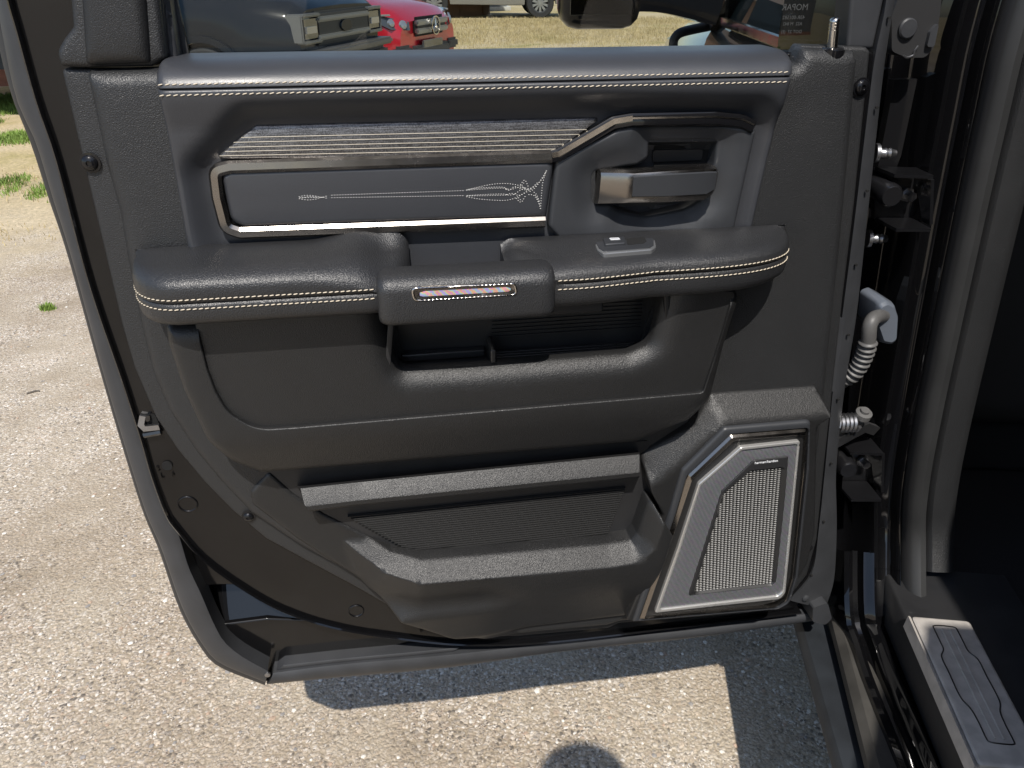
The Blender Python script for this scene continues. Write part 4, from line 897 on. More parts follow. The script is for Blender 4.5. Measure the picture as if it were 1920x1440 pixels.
# ---------------------------------------------------------------- padded upper
INS = fil(X2([(392, 322), (478, 232), (1128, 215), (1405, 219), (1424, 240), (1380, 470), (1040, 540), (445, 540), (412, 425)], -.028), .01, 4)
prof_z = [1.2860, 1.2845, 1.2825, 1.2790, 1.2740, 1.2690, 1.2655, 1.2640, 1.2628, 1.2614, 1.2600, 1.2560, 1.2450, 1.2330, 1.215, 1.0]
prof_y = [.0300, -.0150, -.030, -.0405, -.0482, -.0520, -.0532, -.0530, -.0500, -.0528, -.0533, -.0530, -.0500, -.0465, -.0445, -.043]
padtop = fil([(at(287, 128, -.045)[0], 1.270), (at(345, 474, -.035)[0], 1.100), (at(1420, 440, -.035)[0], 1.092), (at(1469, 240, -.04)[0], 1.214), (at(1490, 135, -.048)[0], 1.262), (at(1491, 120, -.045)[0], 1.271)], .003, 3)
# the pad as one loft: columns along x, profile down z
xl_ = lambda z: np.interp(z, [1.08, 1.27, 1.29], [at(347, 478, -.04)[0], at(287, 140, -.045)[0], at(290, 120, -.03)[0]])
xr_ = lambda z: np.interp(z, [1.08, 1.20, 1.262, 1.29], [at(1418, 440, -.04)[0], at(1466, 240, -.043)[0], at(1489, 135, -.048)[0], at(1478, 96, -.02)[0]])
zz = [1.2845+.0002]; ys_ = [.030]
zs_ = [1.2848, 1.2846, 1.2838, 1.2825, 1.2805, 1.2780, 1.2750, 1.2720, 1.2695, 1.2672, 1.2655, 1.2645, 1.2638, 1.2630, 1.2622, 1.2612, 1.2600, 1.2575, 1.2540, 1.250, 1.245, 1.240, 1.235]+list(np.arange(1.230, 1.052, -.006))
yy_ = [.028, -.012, -.022, -.0290, -.0355, -.0410, -.0455, -.0485, -.0505, -.0518, -.0524, -.0527, -.0520, -.0490, -.0522, -.0530, -.0533, -.0533, -.0530, -.0522, -.0510, -.0497, -.0485]
yy_ += [-.0470+.0035*min(1, (1.230-z)/.05) for z in zs_[len(yy_):]]
NX = 130; v = []; G = []
us = [0, .001, .003, .006, .010]+list(np.linspace(.015, .985, NX-10))+[.990, .994, .997, .999, 1.]
for j, z in enumerate(zs_):
    a, b_ = xl_(z), xr_(z)
    for u in us: G.append((a+(b_-a)*u, z, yy_[j], min(u, 1-u)*(b_-a)))
G = np.array(G); dI = -sdf(G[:, :2], np.array(INS))
Yp = G[:, 2]+.0172*(1-sst(dI/.028))
er = .008; ed = np.clip(G[:, 3]/er, 0, 1); Yp = Yp+(1-np.sqrt(1-(1-ed)**2))*.020
Yp = np.where(G[:, 1] > 1.2847, G[:, 2], Yp)
v = [(G[i, 0], Yp[i], G[i, 1]-.004*(1-ed[i])**2*(G[i, 1] > 1.275)) for i in range(len(G))]; k = len(us)
f = [(j*k+i, j*k+i+1, (j+1)*k+i+1, (j+1)*k+i) for j in range(len(zs_)-1) for i in range(k-1)]
BZp = np.array(X2([(1100, 262), (1365, 258), (1350, 425), (1100, 425)], -.03))
fc = np.array([np.mean([v[q][0::2] for q in ff_], 0) for ff_ in f]); keep = sdf(fc, BZp) < 0; f = [ff_ for ff_, kp in zip(f, keep) if kp]
# drop the back side for a solid edge
nb_ = len(v)
for j in range(len(zs_)):
    v.append((v[j*k][0], .0, v[j*k][2]))
for j in range(len(zs_)):
    v.append((v[j*k+k-1][0], .0, v[j*k+k-1][2]))
nz = len(zs_)
for j in range(nz-1): f += [(j*k, (j+1)*k, nb_+j+1, nb_+j), (j*k+k-1, (j+1)*k+k-1, nb_+nz+j+1, nb_+nz+j)]
UPD = obj('upper_pad', v, f, 'leather', DR, ang=60)
for z, yb in ((1.2672, -.0522), (1.2585, -.0537)):
    stitches('stitching', UPD, 'thread', [(xl_(z)+.004, yb, z), (xr_(z)-.004, yb, z)], .0042, .0016, .00055, .0005)
# vinyl return at the right end of the sill, lock pin
lpn = at(1560, 95, -.012)
v, f = lathe([(.0125, -.01), (.0125, .001), (.010, .003), (.006, .0032), (.0055, .001)], lpn, (0, 0, 1), 18); LK = obj('lock_bezel', v, f, 'gloss', DR)
tp_ = at(1566, 32, -.012); ax = tp_-lpn; hh_ = np.linalg.norm(ax)
v, f = lathe([(.0052, 0), (.0052, hh_*.62), (.0046, hh_*.63), (.0046, hh_*.66), (.0052, hh_*.67), (.0052, hh_*.72), (.0046, hh_*.73), (.0046, hh_*.76), (.0052, hh_*.77), (.0052, hh_*.82), (.0046, hh_*.83), (.0046, hh_*.86), (.0052, hh_*.87), (.0050, hh_*.93), (.0035, hh_*.98), (.0005, hh_)], lpn, ax, 16); obj('lock_pin', v, f, 'chrome', DR)
# ---------------------------------------------------------------- metal strip with inlaid lines
SPX = [(402, 299), (478, 236), (1132, 221), (1036, 288), (700, 296)]
sl_ = fil(X2(SPX, -.034), .003, 4)
ST = relief('accent_strip', DR, 'strip', sl_, -.032, rp(.002, .002), back=-.018, g=.006, ds=.006, crown=lambda x, z, d: .0025*np.clip((z-1.200)/.026, 0, 1.5)**2)
for k_, (a, b_) in enumerate((((452, 258), (1100, 243)), ((438, 267), (1086, 252)), ((430, 276), (1072, 261)), ((422, 284), (1060, 270)), ((412, 292), (1048, 279)))):
    sweep('inlay_line', ST, 'goldline', [(p[0], -.0341+.0025*min(1.5, max(0, (p[2]-1.200)/.026))**2, p[2]) for p in X3([a, b_], -.0335)], circ(.0003, 5), up=(0, -1, 0))
# chrome U moulding
cpath = X2([(1036, 293, .004), (430, 313, .012), (402, 320, .010), (408, 370, .03), (423, 428, .016), (450, 437, .012), (1022, 416, 0)], -.036)
def openfil(p):
    full = fil([p[0][:2]+(0,)]+list(p[1:-1])+[p[-1][:2]+(0,)], .004, 6)
    return full
CP = [(a, -.036, z) for a, z in openfil(cpath)]
sec = [(-.0056, -.012), (.0056, -.012), (.0058, .0), (.0036, .0026), (-.0026, .0034), (-.0058, .001)]
sweep('bright_moulding', DR, 'darkchrome', CP, sec, up=(0, -1, 0))
CP2 = [(a, -.037, z) for a, z in openfil(X2([(1034, 294, 0), (1046, 292, .006), (1150, 231, .012), (1185, 225, .02), (1340, 222, .03), (1390, 227, .02), (1412, 238, 0)], -.037))]
sweep('handle_moulding', DR, 'gloss', CP2, [(-.0062, -.012), (.0062, -.012), (.0064, .0), (.0045, .003), (-.0030, .003), (-.0064, .001)], up=(0, -1, 0))
CP3 = [(p[0], p[1]-.0028, p[2]+.0022) for p in CP2]
sweep('moulding_edge', DR, 'chrome', CP3[:int(len(CP3)*.5)], [(-.0026, -.002), (.0026, -.002), (.0026, .0006), (-.0026, .0008)], up=(0, -1, 0))
sweep('moulding_edge', DR, 'chrome', CP3[int(len(CP3)*.5)-1:], [(-.0009, -.002), (.0009, -.002), (.0009, .0006), (-.0009, .0006)], up=(0, -1, 0))
# stitched insert
ipx = fil(X2([(414, 328, .006), (430, 318, .006), (1040, 300, .002), (1024, 407, .002), (458, 427, .010), (432, 414, .016)], -.034), .006, 5)
IN = relief('insert_pad', DR, 'leather', ipx, -.030, rp(.006, .006), back=-.02, g=.012, ds=.006)
SC_ = 1/3.692
EMB = [[(285, 245), (1220, 212)], [(285, 262), (1220, 247)], [(60, 259), (130, 245), (200, 252), (240, 262), (275, 245)], [(60, 265), (130, 277), (200, 270), (240, 256), (275, 270)], [(65, 262), (150, 261), (240, 259)], [(80, 268), (140, 255), (210, 258)],
       [(1220, 212), (1330, 185), (1420, 168), (1500, 163), (1570, 170), (1620, 185), (1660, 215)], [(1220, 213), (1330, 203), (1480, 195), (1540, 205), (1590, 190), (1640, 195), (1690, 200)],
       [(1230, 208), (1330, 194), (1480, 188), (1510, 205)], [(1225, 248), (1340, 241), (1490, 236), (1520, 246)],
       [(1220, 250), (1340, 248), (1490, 244), (1560, 240), (1600, 215), (1650, 185)], [(1220, 252), (1320, 270), (1420, 278), (1500, 280), (1560, 268), (1620, 240), (1700, 190), (1760, 130), (1790, 70)],
       [(1500, 190), (1530, 210), (1570, 185), (1620, 205), (1670, 205)], [(1500, 245), (1550, 232), (1600, 245), (1660, 215)],
       [(1600, 185), (1637, 140), (1662, 182)], [(1610, 190), (1637, 152)], [(1570, 255), (1612, 292), (1642, 252)], [(1585, 250), (1612, 280)],
       [(1790, 70), (1765, 150), (1755, 240), (1748, 340)], [(1660, 225), (1700, 203), (1740, 155), (1790, 75)], [(1650, 212), (1690, 190), (1735, 150)], [(1650, 240), (1700, 245), (1730, 285), (1748, 340)], [(1690, 215), (1720, 240), (1740, 290)], [(1700, 232), (1725, 262), (1744, 310)]]
mb = MB()
for pth in EMB:
    c = cr(X3([(540+x*SC_, 300+y*SC_) for x, y in pth], -.0364), 12); acc = 0
    for i in range(1, len(c)):
        L_ = np.linalg.norm(c[i]-c[i-1]); s = 0
        while acc+ (L_-s) >= .0026:
            s += .0026-acc; acc = 0; p = c[i-1]+(c[i]-c[i-1])*(s/L_); r = .00054
            mb.add([(p[0]-r*1.3, p[1], p[2]), (p[0]+r*1.3, p[1], p[2]), (p[0], p[1], p[2]-r), (p[0], p[1], p[2]+r), (p[0], p[1]-r, p[2])], [(0, 2, 4), (2, 1, 4), (1, 3, 4), (3, 0, 4)])
        acc += L_-s
o = mb.build('embroidery', 'threadgrey', IN, smooth=False); o['kind'] = 'stuff'
# ---------------------------------------------------------------- inner handle and its bezel
BZ = fil(X2([(1042, 300, .003), (1158, 240, .014), (1184, 236, .02), (1402, 237, .004), (1417, 246, .004), (1376, 432, .002), (1190, 440, .002), (1048, 446, .004), (1027, 424, .008)], -.034), .004, 5)
CAV = fil(X2([(1115, 326, .008), (1200, 314, .006), (1221, 300, .006), (1223, 268, .004), (1352, 266, .006), (1346, 310, .01), (1330, 372, .015), (1290, 396, .03), (1215, 411, .03), (1165, 400, .02), (1150, 388, .006), (1116, 386, .006)], -.036), .006, 5)
def bzcrown(x, z, d):
    dc = -sdf(np.stack([x, z], 1), np.array(CAV)); return .010*(1-sst(dc/.030))
HB = relief('handle_bezel', DR, 'soft', BZ, -.032, rp(.005, .005), holes=[CAV], hprof=rp(.004, .004), crown=bzcrown, back=-.015, g=.008, ds=.005, hback=.0)
cav = relief('handle_cavity', DR, 'soft', fil(X2([(1105, 262), (1360, 260), (1350, 400), (1220, 420), (1105, 395)], -.02), .01, 3), -.020, ((0, 0), (.004, 0)), crown=lambda x, z, d: .014*sst(d/.010), back=.0, g=.008, ds=.008)
pl('cavity_slot', 'hole', [(1226, 272), (1350, 270), (1346, 300), (1322, 314), (1226, 316)], -.0075, .0, DR)
pl('cavity_plate', 'blackplastic', [(1224, 282), (1318, 280), (1316, 300), (1224, 304)], -.0095, .0, DR)
# lever: bar with faceted front
hx = [(1120, 324, 385, -.030), (1127, 322, 386, -.040), (1172, 323, 385, -.052), (1188, 324, 384, -.055), (1260, 319, 383, -.057), (1330, 315, 379, -.055), (1344, 315, 370, -.051), (1347, 318, 364, -.044)]
secs = []
for px, r0, r1, Y in hx:
    a = at(px, r0, Y); b_ = at(px, r1, Y); h_ = a[2]-b_[2]; x = a[0]
    k_ = .006
    secs.append([(x, Y+.024, a[2]-.001), (x, Y+.006, a[2]+.0012), (x, Y+.0005, a[2]-.001), (x, Y-.001, a[2]-.0045), (x-.0006, Y, b_[2]+h_*.24), (x-.001, Y+.003, b_[2]+h_*.05), (x-.001, Y+.008, b_[2]), (x, Y+.025, b_[2]+.002)])
loft('door_handle', DR, 'darkchrome', secs, ang=28)
HN = [o for o in DR.children if o.name.startswith('door_handle')][-1]
fs = []
for px, r0, r1, Y in hx[3:-1]:
    a = at(px, r0+7, Y-.0022); b_ = at(px, r1-14, Y-.0022); fs.append([(a[0], Y-.0008, a[2]), (a[0], Y-.0024, a[2]-.001), (a[0], Y-.0024, b_[2]+.001), (a[0], Y-.0006, b_[2])])
loft('handle_face', HN, 'soft', fs, ang=30)
# ---------------------------------------------------------------- armrests
def armsec(x, Yf, zt, zb, rY, rZ, Yb=-.034, seam=1.0885, groove=True, zback=None):
    """cross-section from back-top over the roll, down the front with the seam groove, back under"""
    zk = zt if zback is None else zback
    p = [(Yb, zk), (Yb-.003, zk+.0012)]
    d = Yb-Yf
    rY = min(rY, d*.8)
    for q in (.35, .7): p.append((Yb+(Yf+rY-Yb)*q, zk+(zt-zk)*q+.0015))
    for i in range(9):
        a = i*math.pi/2/8; p.append((Yf+rY-rY*math.sin(a), zt-rZ+rZ*math.cos(a)))
    top = zt-rZ
    g_ = .0026 if groove else .0
    for zq, dy in ((top-(top-seam-.004)*.5, -.0005), (seam+.0035, 0), (seam+.0012, .0006), (seam, g_), (seam-.0012, .0006), (seam-.0035, 0)): p.append((Yf+dy, zq))
    hb = seam-.0035-zb; rb = min(.018, d*.5)
    p.append((Yf, zb+hb*.55))
    for i in range(1, 6):
        a = i*math.pi/2/5; p.append((Yf+rb-rb*math.cos(a), zb+hb*.55-hb*.55*math.sin(a)))
    p.append((Yb, zb+.002))
    return [(x, y, z) for y, z in p]
# rear (left) armrest
secs = []; x0 = .200; x1 = .432
def front_at(x):
    t = min(1, (x-x0)/.05); q = max(0, (x-.422)/.040); return -.046-.069*math.sqrt(max(0, 1-(1-t)**2))*math.sqrt(max(0, 1-q*q))
for x in [x0, x0+.0012, x0+.003, x0+.006, x0+.010, x0+.016, x0+.024, x0+.034, x0+.046, .26, .28, .30, .32, .335, .35, .36, .37, .38, .39, .40, .41, .42, .43, .438, .445, .451, .456, .459, .461, .462]:
    Yf = front_at(x)
    e = sst((x-.36)/.07); e2 = 0; ed_ = max(0, (x-.45)/.012)
    zt = 1.1165-.0015*(1-min(1, (x-x0)/.05))+.003*e-.005*ed_**2-.010*sst((x-.41)/.03)*(1-0)
    rd = 1-math.sqrt(max(0., 1-(1-min(1, (x-x0)/.016))**2)) if x < x0+.016 else 0.
    sx_ = armsec(x, Yf+.006*e2**2, zt-.006*rd, 1.0635+.006*rd, .030+.030*e, .0145+.010*e, zback=zt+.001+.006*e+.006*sst((x-.41)/.03)*(1-ed_))
    secs.append(sx_)
LA = loft('rear_armrest', DR, 'leatherarm', secs, ang=60)
def seamrow(par, m, z, xs, fy):
    stitches('stitching', par, m, [(x, fy(x)-.0006, z) for x in xs], .0040, .0013, .0006, .0003)
xs_ = [x0+.0015, x0+.003, x0+.006, x0+.010, x0+.016, x0+.024, x0+.034, x0+.046]+list(np.linspace(.26, .428, 12))
seamrow(LA, 'thread', 1.0930, xs_, lambda x: front_at(x)-.0002); seamrow(LA, 'thread', 1.0840, xs_, lambda x: front_at(x)-.0002)
# front (right) armrest carrying the window switch
def front_r(x):
    if x < .70: return -.114+.010*sst((x-.62)/.1)
    t = (x-.70)/(.868-.70); return -.104+.062*(1-math.sqrt(max(0, 1-max(0, t)**3.2)))
secs = []
for x in [.556, .5575, .560, .565, .572, .580, .588, .594, .597, .60, .61, .62, .64, .66, .68, .70, .72, .74, .76, .78, .80, .815, .83, .842, .852, .859, .864, .867, .8685]:
    e = 1-sst((x-.585)/.03); e2 = 1-sst((x-.556)/.012)
    Yf = front_r(x) if x > .596 else -.080-.034*sst((x-.556)/.040)
    zt = 1.1045+.0005*0; tail = sst((x-.80)/.07)
    zb = 1.058+.004*tail+ (.012*e if x < .597 else 0)
    zk = 1.1095-.004*e2
    secs.append(armsec(x, Yf, zt-.006*e2, zb+.004*e2, .024+.02*e, .0120, zback=zk, groove=x > .6, seam=1.0865))
RA = loft('front_armrest', DR, 'leatherarm', secs, ang=60)
xs_ = list(np.linspace(.601, .86, 40))+[.864, .8665]
seamrow(RA, 'thread', 1.0910, xs_, lambda x: front_r(x)-.0002); seamrow(RA, 'thread', 1.0820, xs_, lambda x: front_r(x)-.0002)
# pull grip between them
secs = []
GX = [.4285, .4295, .432, .436, .441, .448, .46, .50, .54, .572, .582, .589, .5935, .5965, .598]
for x in GX:
    t = min((x-GX[0]), (GX[-1]-x)); e = 1-math.sqrt(max(0, 1-(1-min(1, t/.012))**2)); sh = .012*e
    Yf = -.124+sh*.6; Yb = -.080-.0*sh; zt = 1.1045-sh*.35; zb = 1.0565+sh*.35
    p = []
    for (cy, cz, ry, rz, a0) in ((Yb-.010, zt-.008, .010, .008, 0), (Yf+.016, zt-.014, .016, .014, 90), (Yf+.008, zb+.009, .008, .009, 180), (Yb-.008, zb+.008, .008, .008, 270)):
        for i in range(6):
            a = math.radians(a0+i*18); p.append((x+ (.0), cy+ry*math.cos(a)*1., cz+rz*math.sin(a)))
    secs.append(p)
GP = loft('pull_grip', DR, 'leatherarm', secs, ang=60)
# courtesy reflector in a metal frame
fr = fil(X2([(769, 539, .006), (967, 530, .006), (973, 553, .006), (775, 566, .006)], -.125), .005, 6)
ih = fil(X2([(775, 543, .004), (962, 534, .004), (967, 551, .004), (780, 562, .004)], -.1255), .004, 6)
RF = relief('courtesy_lamp', DR, 'chrome', fr, -.1240, rp(.0012, .0016), holes=[ih], hprof=rp(.0012, .0016), back=-.118, g=.004, ds=.004, hback=-.119)
relief('reflector_bed', RF, 'darkchrome', ih, -.1252, ((0, 0), (.004, -.0010)), back=-.118, g=.004, ds=.004)
rfp = X2([(786, 543), (958, 534), (960, 551), (786, 561)], -.1238)
relief('reflector', RF, 'reflector', rfp, -.1238, ((0, 0), (.001, .0008)), back=-.118, g=.006, ds=.006)
# grip underside block and window switch
sz = 1.1070
def top_at(px, py): return gz(px, py, sz)
SW = thing  # placeholder name kept local
tq = [top_at(*p) for p in ((1112, 455), (1124, 447), (1216, 440), (1228, 450), (1230, 464), (1222, 470), (1132, 478), (1120, 470))]
lp = fil([(p[0], p[1]) for p in tq], .004, 4); n = len(lp); c_ = np.mean(lp, 0)
def topplate(name, m, lp, z0, z1, par, inset=.0015):
    n = len(lp); c_ = np.mean(lp, 0); v = [(x, y, z0) for x, y in lp]+[(x, y, z1-.0008) for x, y in lp]+[(c_[0]+(x-c_[0])*(1-inset*22), c_[1]+(y-c_[1])*(1-inset*40), z1) for x, y in lp]
    f = [(j*n+i, j*n+(i+1) % n, (j+1)*n+(i+1) % n, (j+1)*n+i) for j in range(2) for i in range(n)]+[tuple(range(2*n, 3*n))]
    return obj(name, v, f, m, par, ang=35)
SWT = topplate('switch_bezel', 'rim', lp, sz-.004, sz+.0012, RA, .001)
lp2 = [(c_[0]+(x-c_[0])*.94, c_[1]+(y-c_[1])*.82) for x, y in lp]
topplate('switch_plate', 'soft', lp2, sz-.006, sz+.0018, RA, .0005)
bq = [top_at(*p) for p in ((1130, 454), (1170, 451), (1172, 463), (1134, 466))]; topplate('switch_rocker', 'soft', fil([(p[0], p[1]) for p in bq], .0015, 3), sz, sz+.0045, RA, .002)
dq = [top_at(*p) for p in ((1174, 451), (1208, 448), (1212, 456), (1206, 460), (1176, 463))]; topplate('switch_well', 'hole', fil([(p[0], p[1]) for p in dq], .002, 3), sz, sz+.0022, RA, .0003)
ic = top_at(1152, 456); ww = MB(); w_, h_ = .0046, .0050; lw_ = .0008
for c0, d0 in (((0, h_/2), (w_*2, lw_)), ((0, -h_/2), (w_*2, lw_)), ((-w_, 0), (lw_, h_)), ((w_, 0), (lw_, h_)), ((0, -h_*.1), (w_*2, lw_))): ww.box((ic[0]+c0[0], ic[1]+c0[1], sz+.0047), (d0[0], d0[1], .0004))
ww.build('window_symbol', 'white', RA, smooth=False)
# ---------------------------------------------------------------- lower panel with the door pocket
yK = -.064
K1 = fil(X2([(312, 600), (318, 640), (345, 722), (388, 815, .06), (432, 868, .05), (488, 896, .01), (600, 888), (1196, 838, .004), (1292, 786, .02), (1329, 735, .03), (1353, 640), (1384, 540), (1240, 545), (720, 575)], yK), .01, 6)
K2 = fil(X2([(368, 604), (371, 620), (388, 690), (405, 735), (428, 775, .05), (482, 806, .05), (560, 801), (1318, 736, .006), (1330, 700), (1350, 640), (1376, 550), (1240, 552), (720, 582)], -.082), .006, 6)
def k1crown(x, z, d): return .020*sst((.925-z)/.075)
relief('lower_panel_border', DR, 'trimfine', K1, yK, rp(.016, .019, 6), holes=[K2], hprof=rp(.0016, .0016), crown=k1crown, back=-.01, g=.010, ds=.007, hback=-.07)
PO = fil(X2([(715, 560, 0), (724, 610, .004), (738, 665, .02), (752, 697, .016), (880, 691, 0), (1180, 666, .02), (1222, 648, .02), (1250, 545, 0)], -.072), .008, 6)
LP_ = relief('lower_panel', DR, 'trimfine', fil(X2([(364, 596), (368, 620), (385, 692), (402, 738), (426, 779, .05), (482, 811, .05), (560, 806), (1318, 741, .006), (1334, 700), (1354, 640), (1380, 546), (1240, 540), (720, 555)], -.078), .006, 6), -.0775, ((0, 0), (.001, .0008)), holes=[PO], hprof=[(0, 0), (.002, .004), (.006, .0085), (.012, .0125), (.018, .0148), (.026, .0155)], back=-.05, g=.010, ds=.007, hback=-.055)
# pocket interior: back wall, floor with divider, ribs
bw = X2([(700, 520), (1270, 520), (1250, 690), (730, 720)], -.022)
relief('pocket_back', DR, 'blackplastic', fil(bw, .004, 2), -.020, ((0, 0), (.001, 0)), back=-.012, g=.03, ds=.02)
pf = .986
fl0 = at(745, 695, -.06); fl1 = at(1225, 655, -.06)
zf = at(900, 682, -.05)[2]
b = MB(); b.box(((fl0[0]+fl1[0])/2, -.04, zf-.004), (fl1[0]-fl0[0]+.01, .05, .006)); b.build('pocket_floor', 'ribplastic', DR, bevel=.001)
d0 = at(920, 660, -.04); b = MB(); b.box((d0[0], -.045, zf+.010), (.006, .036, .024)); b.build('pocket_divider', 'ribplastic', DR, bevel=.0015)
for k_ in range(5):
    xx0 = d0[0]+.006; xx1 = fl1[0]-.012; b = MB(); b.box(((xx0+xx1)/2, -.028-k_*.0062, zf+.0005), (xx1-xx0, .0030, .004)); b.build('floor_rib', 'ribplastic', DR, bevel=.0006)
b = MB(); b.box(((fl0[0]+d0[0])/2, -.028, zf+.004), (d0[0]-fl0[0]-.012, .010, .008)); b.build('tray_step', 'ribplastic', DR, bevel=.001)
mb = MB(); xx0 = d0[0]+.004; xx1 = fl1[0]-.004
for k_ in range(14): mb.box(((xx0+xx1)/2, -.0212, zf+.018+k_*.0045), (xx1-xx0, .0016, .0014))
o = mb.build('wall_ribs', 'blackplastic', DR, smooth=False); o['kind'] = 'stuff'
for sx, px in ((1, (744, 690)), (-1, (1228, 640))):
    c = at(*px, -.05); b = MB(); b.box((c[0]-sx*.004, -.045, zf+.05), (.006, .055, .12), Matrix.Rotation(sx*.14, 3, 'Y')); b.build('pocket_side', 'blackplastic', DR, bevel=.001)
gb = at(1010, 580, -.09); b = MB(); b.box((gb[0]-.0, -.075, gb[2]+.004), (.13, .05, .014)); b.build('grip_underside', 'blackplastic', DR, bevel=.003)
# ---------------------------------------------------------------- map pocket
relief('map_pocket_back', DR, 'blackplastic', fil(X2([(480, 880), (1215, 825), (1222, 940), (1190, 1040), (770, 1070), (560, 990)], -.026), .004, 3), -.0275, ((0, 0), (.001, 0)), back=-.02, g=.03, ds=.02)
mb = MB()
for k_ in range(25):
    t = k_/24; a = np.array([652+150*t, 968+84*t]); b_ = np.array([1172-38*t, 914+100*t]); p, q = at(*a, -.030), at(*b_, -.030)
    v, f = sweep('x', None, None, [p, q], [(-.0012, -.002), (.0012, -.002), (.0010, .0016), (-.0002, .0022)], up=(0, -1, 0), build=False); mb.add(v, f)
o = mb.build('pocket_ribs', 'ribplastic', DR, smooth=False); o['kind'] = 'stuff'
secs = []
for i in range(24):
    t = i/23; px = 556+t*(1199-556)
    r0 = 916+(852-916)*t; e = 1 if 0 < i < 23 else .85
    rows = [(r0-4, -.030), (r0-4, -.044), (r0+0, -.049), (r0+15, -.055), (r0+31, -.0615), (r0+34, -.0625), (r0+41, -.0625), (r0+43, -.060), (r0+40, -.030)]
    sh = max(0, (1-t*6))*30
    s = []
    for k_, (r, Y) in enumerate(rows): q_ = at(px+sh*(k_/8), r+0*sh, Y); s.append((q_[0], Y, q_[2]))
    secs.append(s)
loft('map_pocket_bar', DR, 'trimfine', secs, ang=20)
# side cheeks
# lower pocket front: U-shaped ledge and face
IE = [(500, 905), (546, 946), (606, 985), (690, 1026), (732, 1043), (790, 1050), (900, 1041), (1140, 1020), (1182, 1013), (1194, 1000), (1217, 932)]
inner = X2(IE, -.050)
outerp = X2([(1241, 966, .004), (1228, 1010), (1205, 1075, .02), (1165, 1158, .02), (1135, 1174, .02), (973, 1189), (907, 1192, .04), (845, 1180, .06), (750, 1135), (660, 1072), (560, 1008), (474, 942), (470, 920)], -.026)
UL = fil([tuple(p)+(.004,) for p in inner]+outerp, .008, 4)
ia = np.array(inner)
def dline(x, z):
    P = np.stack([x, z], 1); best = np.full(len(P), 9.)
    for i in range(len(ia)-1):
        e = ia[i+1]-ia[i]; t = np.clip(((P-ia[i]) @ e)/(e @ e), 0, 1); best = np.minimum(best, np.linalg.norm(P-ia[i]-t[:, None]*e, axis=1))
    return best
def ulcrown(x, z, d):
    s = dline(x, z); wgt = sst((x-.275)/.08)
    t_ = np.clip(s/.021, 0, 1.08); rise = .0225*np.where(t_ < .92, t_, t_-(t_-.92)**2/.32)*wgt
    zf_ = .690
    fall = .036*sst((zf_-.012-z)/.14)*wgt+.012*sst((.56-z)/.02)*wgt
    zA_ = np.interp(x, ia[[5, 7], 0], ia[[5, 7], 1]); s2 = np.maximum(0, s-.021); zf2 = z+s2*.88
    dz_ = zf2-zA_; plane = np.where(dz_ > 0, .72, 1.05)*dz_+.42*s2*sst((z-.60)/.05)+.019*(z < -9)
    bl = sst((.60-x)/.08)
    old = -rise+fall+.019*(1-wgt)
    new = np.where(plane > .019, .019, plane)
    new = np.where(zf2 < zA_-.0195, old, new) if False else new
    return old*(1-bl)+np.maximum(new, -.0235+fall*0)*bl+fall*bl*np.clip(s2/.05, 0, 1)*.8
exl = []
for d_ in (.0185, .0195, .0205, .0215, .0225, .0235, .025):
    for i in range(len(ia)-1):
        e = ia[i+1]-ia[i]; L_ = np.linalg.norm(e); nn_ = np.array([e[1], -e[0]])/L_
        for k_ in range(int(L_/.004)+1): exl.append(tuple(ia[i]+e*min(1, k_*.004/L_)+nn_*d_))
exl = [p for p in exl if abs(dline(np.array([p[0]]), np.array([p[1]]))[0]-.0215) < .0045]
relief('map_pocket_front', DR, 'trimfine', UL, -.047, ((0, 0), (.002, .0016), (.004, .002)), crown=ulcrown, back=-.005, g=.006, ds=.005, ang=70, extra=exl)
# ---------------------------------------------------------------- speaker
zt_ = at(1430, 738, -.026)[2]
POD = fil(X2([(1330, 736, .01), (1528, 722, .004), (1540, 760)], -.026)+X2([(1532, 800), (1528, 1000), (1513, 1060, .03), (1470, 1124, .03), (1398, 1144, .01), (1174, 1165, .006), (1210, 1080), (1243, 965), (1222, 925)], -.054)+X2([(1198, 850, .01), (1290, 790)], -.026), .006, 4)
PDL = np.array([p[:2] for p in X2([(1545, 720), (1330, 736), (1196, 852)], -.026)])
def podcrown(x, z, d):
    P_ = np.stack([x, z], 1); best = np.full(len(P_), 9.)
    for i_ in range(2):
        e_ = PDL[i_+1]-PDL[i_]; t2 = np.clip(((P_-PDL[i_]) @ e_)/(e_ @ e_), 0, 1); best = np.minimum(best, np.linalg.norm(P_-PDL[i_]-t2[:, None]*e_, axis=1))
    u_ = np.clip(best/.030, 0, 1); return -.027*(u_-.12*np.sin(2*math.pi*u_)/6.28)
relief('speaker_pod', DR, 'trimfine', POD, -.025, rp(.003, .003), crown=podcrown, back=-.005, g=.008, ds=.007, ang=45, extra=[(x_, zt_-d_) for d_ in (-.001, .001, .0285, .0295, .0305, .0315) for x_ in np.arange(.76, 1.03, .005)])
yS = -.0570
OB = fil(X2([(1357, 801, .008), (1520, 787, .008), (1518, 880), (1496, 1085, .004), (1480, 1131, .014), (1458, 1142, .01), (1186, 1165, .002), (1256, 955), (1278, 880, .008)], yS), .004, 5)
CB = fil(X2([(1368, 812, .008), (1515, 800, .006), (1511, 880), (1490, 1080), (1476, 1127, .012), (1457, 1139, .008), (1196, 1162, .002), (1266, 960), (1287, 889, .008)], yS), .004, 5)
BI = fil(X2([(1389, 839, .006), (1501, 827, .004), (1494, 900), (1473, 1112, .008), (1463, 1124, .008), (1228, 1150, .003), (1270, 1030), (1310, 908, .006)], yS-.003), .004, 5)
